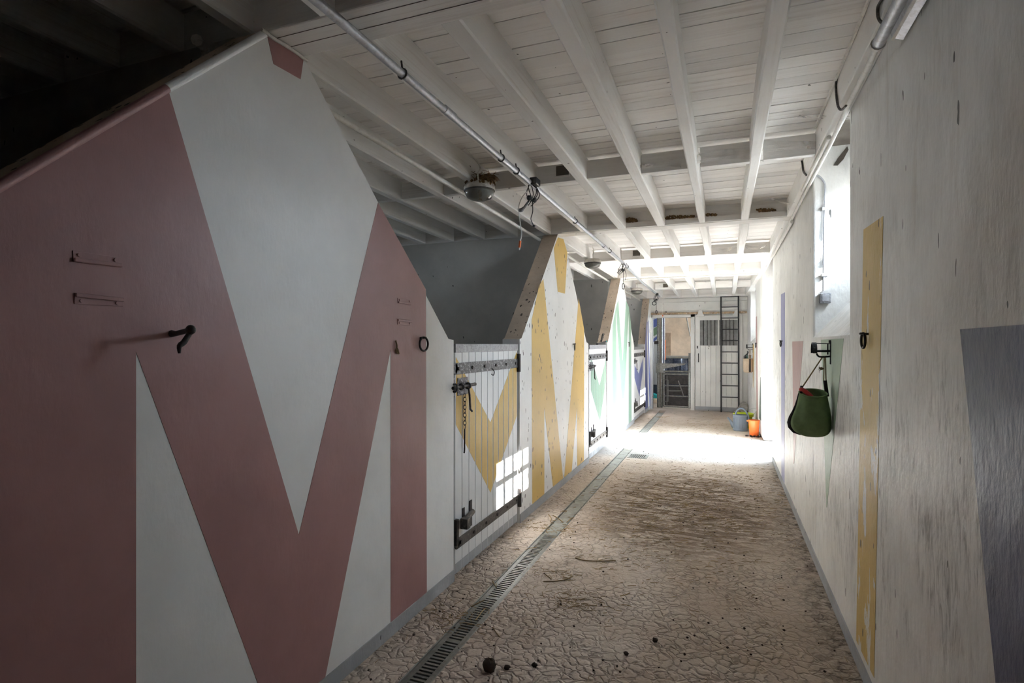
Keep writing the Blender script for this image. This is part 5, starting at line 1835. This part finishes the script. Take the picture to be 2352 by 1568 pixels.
# wrapped bale with a board on top
YB = 14.2
q0, q1 = on_y(1524, 850, YB), on_y(1580, 823, YB)
m = MB()
nx_, nz_ = 14, 6
rnd = random.Random(31)
vs, fs = [], []
for i in range(nx_ + 1):
    for k_ in range(nz_ + 1):
        vs.append((q0.x - .06 + (q1.x - q0.x + .1) * i / nx_, YB + rnd.uniform(-.03, .03) - .05 * math.sin(i * .9 + k_), .0 + (q1.z - .0) * k_ / nz_))
for i in range(nx_):
    for k_ in range(nz_):
        a = i * (nz_ + 1) + k_
        fs.append((a, a + nz_ + 1, a + nz_ + 2, a + 1))
nfront = len(vs)
m.add(vs, fs)
m.box(q0.x - .06, q1.x + .04, YB + .06, YB + 1.0, 0, q1.z)
o = m.build('wrapped_bale', 'wrap', smooth=True)
tag(o, 'navy plastic wrapped bale behind the tube gate', 'bale')
t0_ = on_y(1527, 823, YB)
m = MB(); m.box(t0_.x, q1.x + .02, YB - .08, YB + .9, q1.z + .002, on_y(1552, 819.0, YB).z + .01)
tag(m.build('board', 'cover', bevel=.006), 'pale grey board lying on the wrapped bale', 'board')
# teal and pale bits on the floor at the left of the gate
a = on_y(1504, 908, 13.9)
m = MB(); m.tube([on_y(1494, 902, 13.9), on_y(1510, 909, 13.9)], .035, 8)
m.tube([on_y(1494, 910, 13.9), on_y(1510, 912, 13.9)], .03, 8)
tag(m.build('hose', 'teal', smooth=True), 'green hose lying behind the gate post', 'hose')
b0, b1 = on_y(1488, 925, 13.9), on_y(1511, 916, 13.9)
m = MB(); m.box(b0.x, b1.x, 13.85, 14.2, 0, .10)
tag(m.build('kerb', 'beige', bevel=.01), 'low pale kerb behind the gate post', 'kerb')

# ---------------- cobwebs
def web(pts, lab, sag=.02, x=None):
    q = [Vector(p) for p in pts]            # top edge points then a lower edge
    m = MB()
    n = len(q) // 2
    up, lo = q[:n], q[n:]
    NN = 10
    vs = []
    U = smooth_path(up, 6); Lw = smooth_path(lo, 6)
    for a, b in zip(U, Lw):
        for k_ in range(NN + 1):
            t = k_ / NN
            p = a.lerp(b, t); p.z -= sag * math.sin(math.pi * t)
            vs.append(p)
    fs = []
    for i in range(len(U) - 1):
        for k_ in range(NN):
            a = i * (NN + 1) + k_
            fs.append((a, a + 1, a + NN + 2, a + NN + 1))
    m.add(vs, fs)
    o = m.build('cobweb', 'cobweb', smooth=True)
    tag(o, lab, 'cobweb', 'dusty cobwebs')
    return o


w_a = [on_y(u, v, 3.3) for u, v in ((1845, 252), (1900, 266), (1935, 258), (1978, 268))]
w_b = [on_y(u, v, 3.45) for u, v in ((1830, 270), (1895, 273), (1930, 276), (1966, 275))]
web(w_a + w_b, 'torn white cobweb across the corner above the nearer window', .004)
z = zj(3.6)
web([(-.18, 3.60, z + .06), (-.02, 3.60, z + .075), (.15, 3.60, z + .07), (-.16, 3.64, z + .02), (0, 3.64, z + .03), (.15, 3.64, z + .01)], 'sheet of cobweb on the blocking between the two middle joists', .01)
web([(.22, 3.60, z + .10), (.35, 3.60, z + .08), (.50, 3.60, z + .06), (.22, 3.65, z + .05), (.35, 3.65, z + .04), (.50, 3.65, z + .03)], 'sheet of cobweb on the blocking next to the outer wall', .01)
web([(-.52, 3.60, z + .04), (-.40, 3.58, z + .035), (-.25, 3.60, z + .05), (-.52, 3.62, z + .025), (-.40, 3.60, z + .025), (-.25, 3.62, z + .0)], 'thin cobweb strand under the blocking left of the middle joist', .006)
z = zj(7.0)
web([(-.15, 7.04, z + .10), (0, 7.02, z + .06), (.14, 7.04, z + .10), (-.12, 7.08, z + .07), (0, 7.06, z + .02), (.12, 7.08, z + .06)], 'drooping cobweb on the far blocking between the middle joists', .01)
web([(.22, 7.04, z + .10), (.35, 7.02, z + .07), (.48, 7.04, z + .11), (.24, 7.08, z + .06), (.35, 7.06, z + .03), (.46, 7.08, z + .06)], 'drooping cobweb on the far blocking next to the outer wall', .01)
w_a = [on_y(u, v, 5.0) for u, v in ((1762, 452), (1795, 462), (1840, 474))]
w_b = [on_y(u, v, 5.1) for u, v in ((1764, 455), (1795, 466), (1838, 478))]
web(w_a + w_b, 'pale cobweb strand at the second beam by the outer wall', .002)

# ---------------- straw, stalks, mud
rnd = random.Random(77)
m = MB()


def straw_piece(x, y, l, r, ang, lift=0.0):
    d = Vector((math.cos(ang), math.sin(ang), 0)) * l / 2
    b = Vector((-d.y, d.x, 0)) * rnd.uniform(-.25, .25)
    m.tube([Vector((x, y, r + .0005)) - d, Vector((x, y, r + .0005 + lift)) + b, Vector((x, y, r + .0005)) + d], r, 4)


def in_aisle(x):
    return XL + .03 < x < XR - .03


def blocked(x, y):
    return y > 8.9 and x > .02 and y < 10.6


for _ in range(520):                        # loose bits everywhere
    y = rnd.uniform(1.6, 12.2) ** 1.0
    x = rnd.uniform(XL + .03, XR - .03)
    if not blocked(x, y):
        straw_piece(x, y, rnd.uniform(.012, .05), rnd.uniform(.0007, .0015), rnd.uniform(0, 6.28), rnd.uniform(0, .002))
for _ in range(1500):                       # swept swathes in the middle
    a = rnd.gauss(0, .5); b = rnd.gauss(0, .8)
    x, y = -.35 + a, 5.1 + b + a * .5
    if in_aisle(x):
        straw_piece(x, y, rnd.uniform(.015, .06), rnd.uniform(.0010, .0022), math.radians(35) + rnd.gauss(0, .5), rnd.uniform(0, .003))
for cx_, cy_, s_, n_ in ((-1.35, 2.62, .10, 60), (-.80, 3.02, .10, 90), (-.95, 3.35, .06, 30), (-1.18, 4.1, .08, 40), (-1.42, 4.15, .08, 50), (-.2, 9.9, .5, 120), (-.6, 10.6, .4, 90), (-1.2, 11.3, .1, 30)):
    for _ in range(n_):
        x, y = cx_ + rnd.gauss(0, s_), cy_ + rnd.gauss(0, s_ * .8)
        if in_aisle(x) and not blocked(x, y):
            straw_piece(x, y, rnd.uniform(.02, .07), rnd.uniform(.0009, .0018), rnd.uniform(0, 6.28), rnd.uniform(0, .006))
o = m.build('loose_straw', 'straw')
tag(o, 'loose bits of straw and chaff scattered over the aisle floor', 'straw', kind='stuff')
m = MB()
rnd2 = random.Random(99)
for _ in range(420):
    y = 1.7 + 8 * rnd2.random() ** 1.8; x = rnd2.uniform(XL + .04, XR - .02)
    r_ = rnd2.uniform(.002, .007)
    m.blob((x, y, r_ * .5), (r_, r_ * rnd2.uniform(.7, 1.4), r_ * .7), 6, 4, jit=.25, rnd=rnd2)
o = m.build('mud_crumbs', 'dung')
tag(o, 'dark crumbs of dried mud scattered over the near floor', 'crumbs', kind='stuff')


def stalk(pts, r, lab, mat='stalk'):
    q = [on_z(u, v, r + .002) for u, v in pts]
    mm_ = MB(); mm_.tube(smooth_path(q, 4), r, 6)
    tag(mm_.build('dry_stalk', mat, smooth=True), lab, 'stalk')


stalk([(1322, 1281), (1345, 1287), (1380, 1288), (1414, 1287)], .004, 'long dry stalk in the straw tuft beside the slotted grate')
stalk([(1248, 1335), (1275, 1334), (1300, 1330), (1316, 1322)], .0035, 'forked dry stalk lying right of the slotted grate')
stalk([(1252, 1318), (1262, 1326), (1266, 1330)], .003, 'short dry stalk beside the forked one right of the grate')
stalk([(1083, 1392), (1095, 1386), (1112, 1378)], .0035, 'tan stalk across the left edge of the slotted grate')
stalk([(1092, 1424), (1100, 1414), (1108, 1403), (1116, 1396)], .003, 'curved stalk lying on the slotted grate', 'straw')
stalk([(1132, 1440), (1138, 1450), (1147, 1462)], .003, 'pale straw stalk just right of the slotted grate', 'straw')
stalk([(1131, 1334), (1136, 1342), (1140, 1348)], .004, 'thick tan stalk at the left edge of the grate', 'straw')
stalk([(1260, 1181), (1266, 1190), (1264, 1197)], .004, 'bent tan stalk where the grate meets the plain cover', 'straw')
stalk([(1270, 1183), (1282, 1190), (1293, 1199)], .004, 'straight tan stalk on the first plain drain cover', 'straw')
stalk([(1302, 1199), (1310, 1192), (1317, 1188)], .004, 'tan stalk at the right edge of the first plain drain cover', 'straw')
stalk([(1425, 1368), (1438, 1365), (1447, 1361)], .0028, 'thin stalk alone on the floor right of the grate', 'straw')
cp = on_z(1124, 1540)
m = MB(); m.blob((cp.x, cp.y, .022), (.034, .028, .030), 12, 8, jit=.18, rnd=rnd2)
tag(m.build('mud_clod', 'dung', smooth=True), 'large dark mud clod on the floor at the bottom of the picture', 'clod')
for u, v, r_, lab in ((1165, 1536, .012, 'small dark mud clod right of the largest one'), (1228, 1531, .012, 'elongated dark clod further right of the largest one'),
                      (1505, 1474, .013, 'dark mud clod in the middle of the near floor'), (1438, 1504, .011, 'dark mud clod low in the middle of the floor')):
    cp = on_z(u, v)
    m = MB(); m.blob((cp.x, cp.y, r_ * .7), (r_ * 1.1, r_, r_ * .8), 10, 6, jit=.25, rnd=rnd2)
    tag(m.build('mud_clod', 'dung', smooth=True), lab, 'clod')
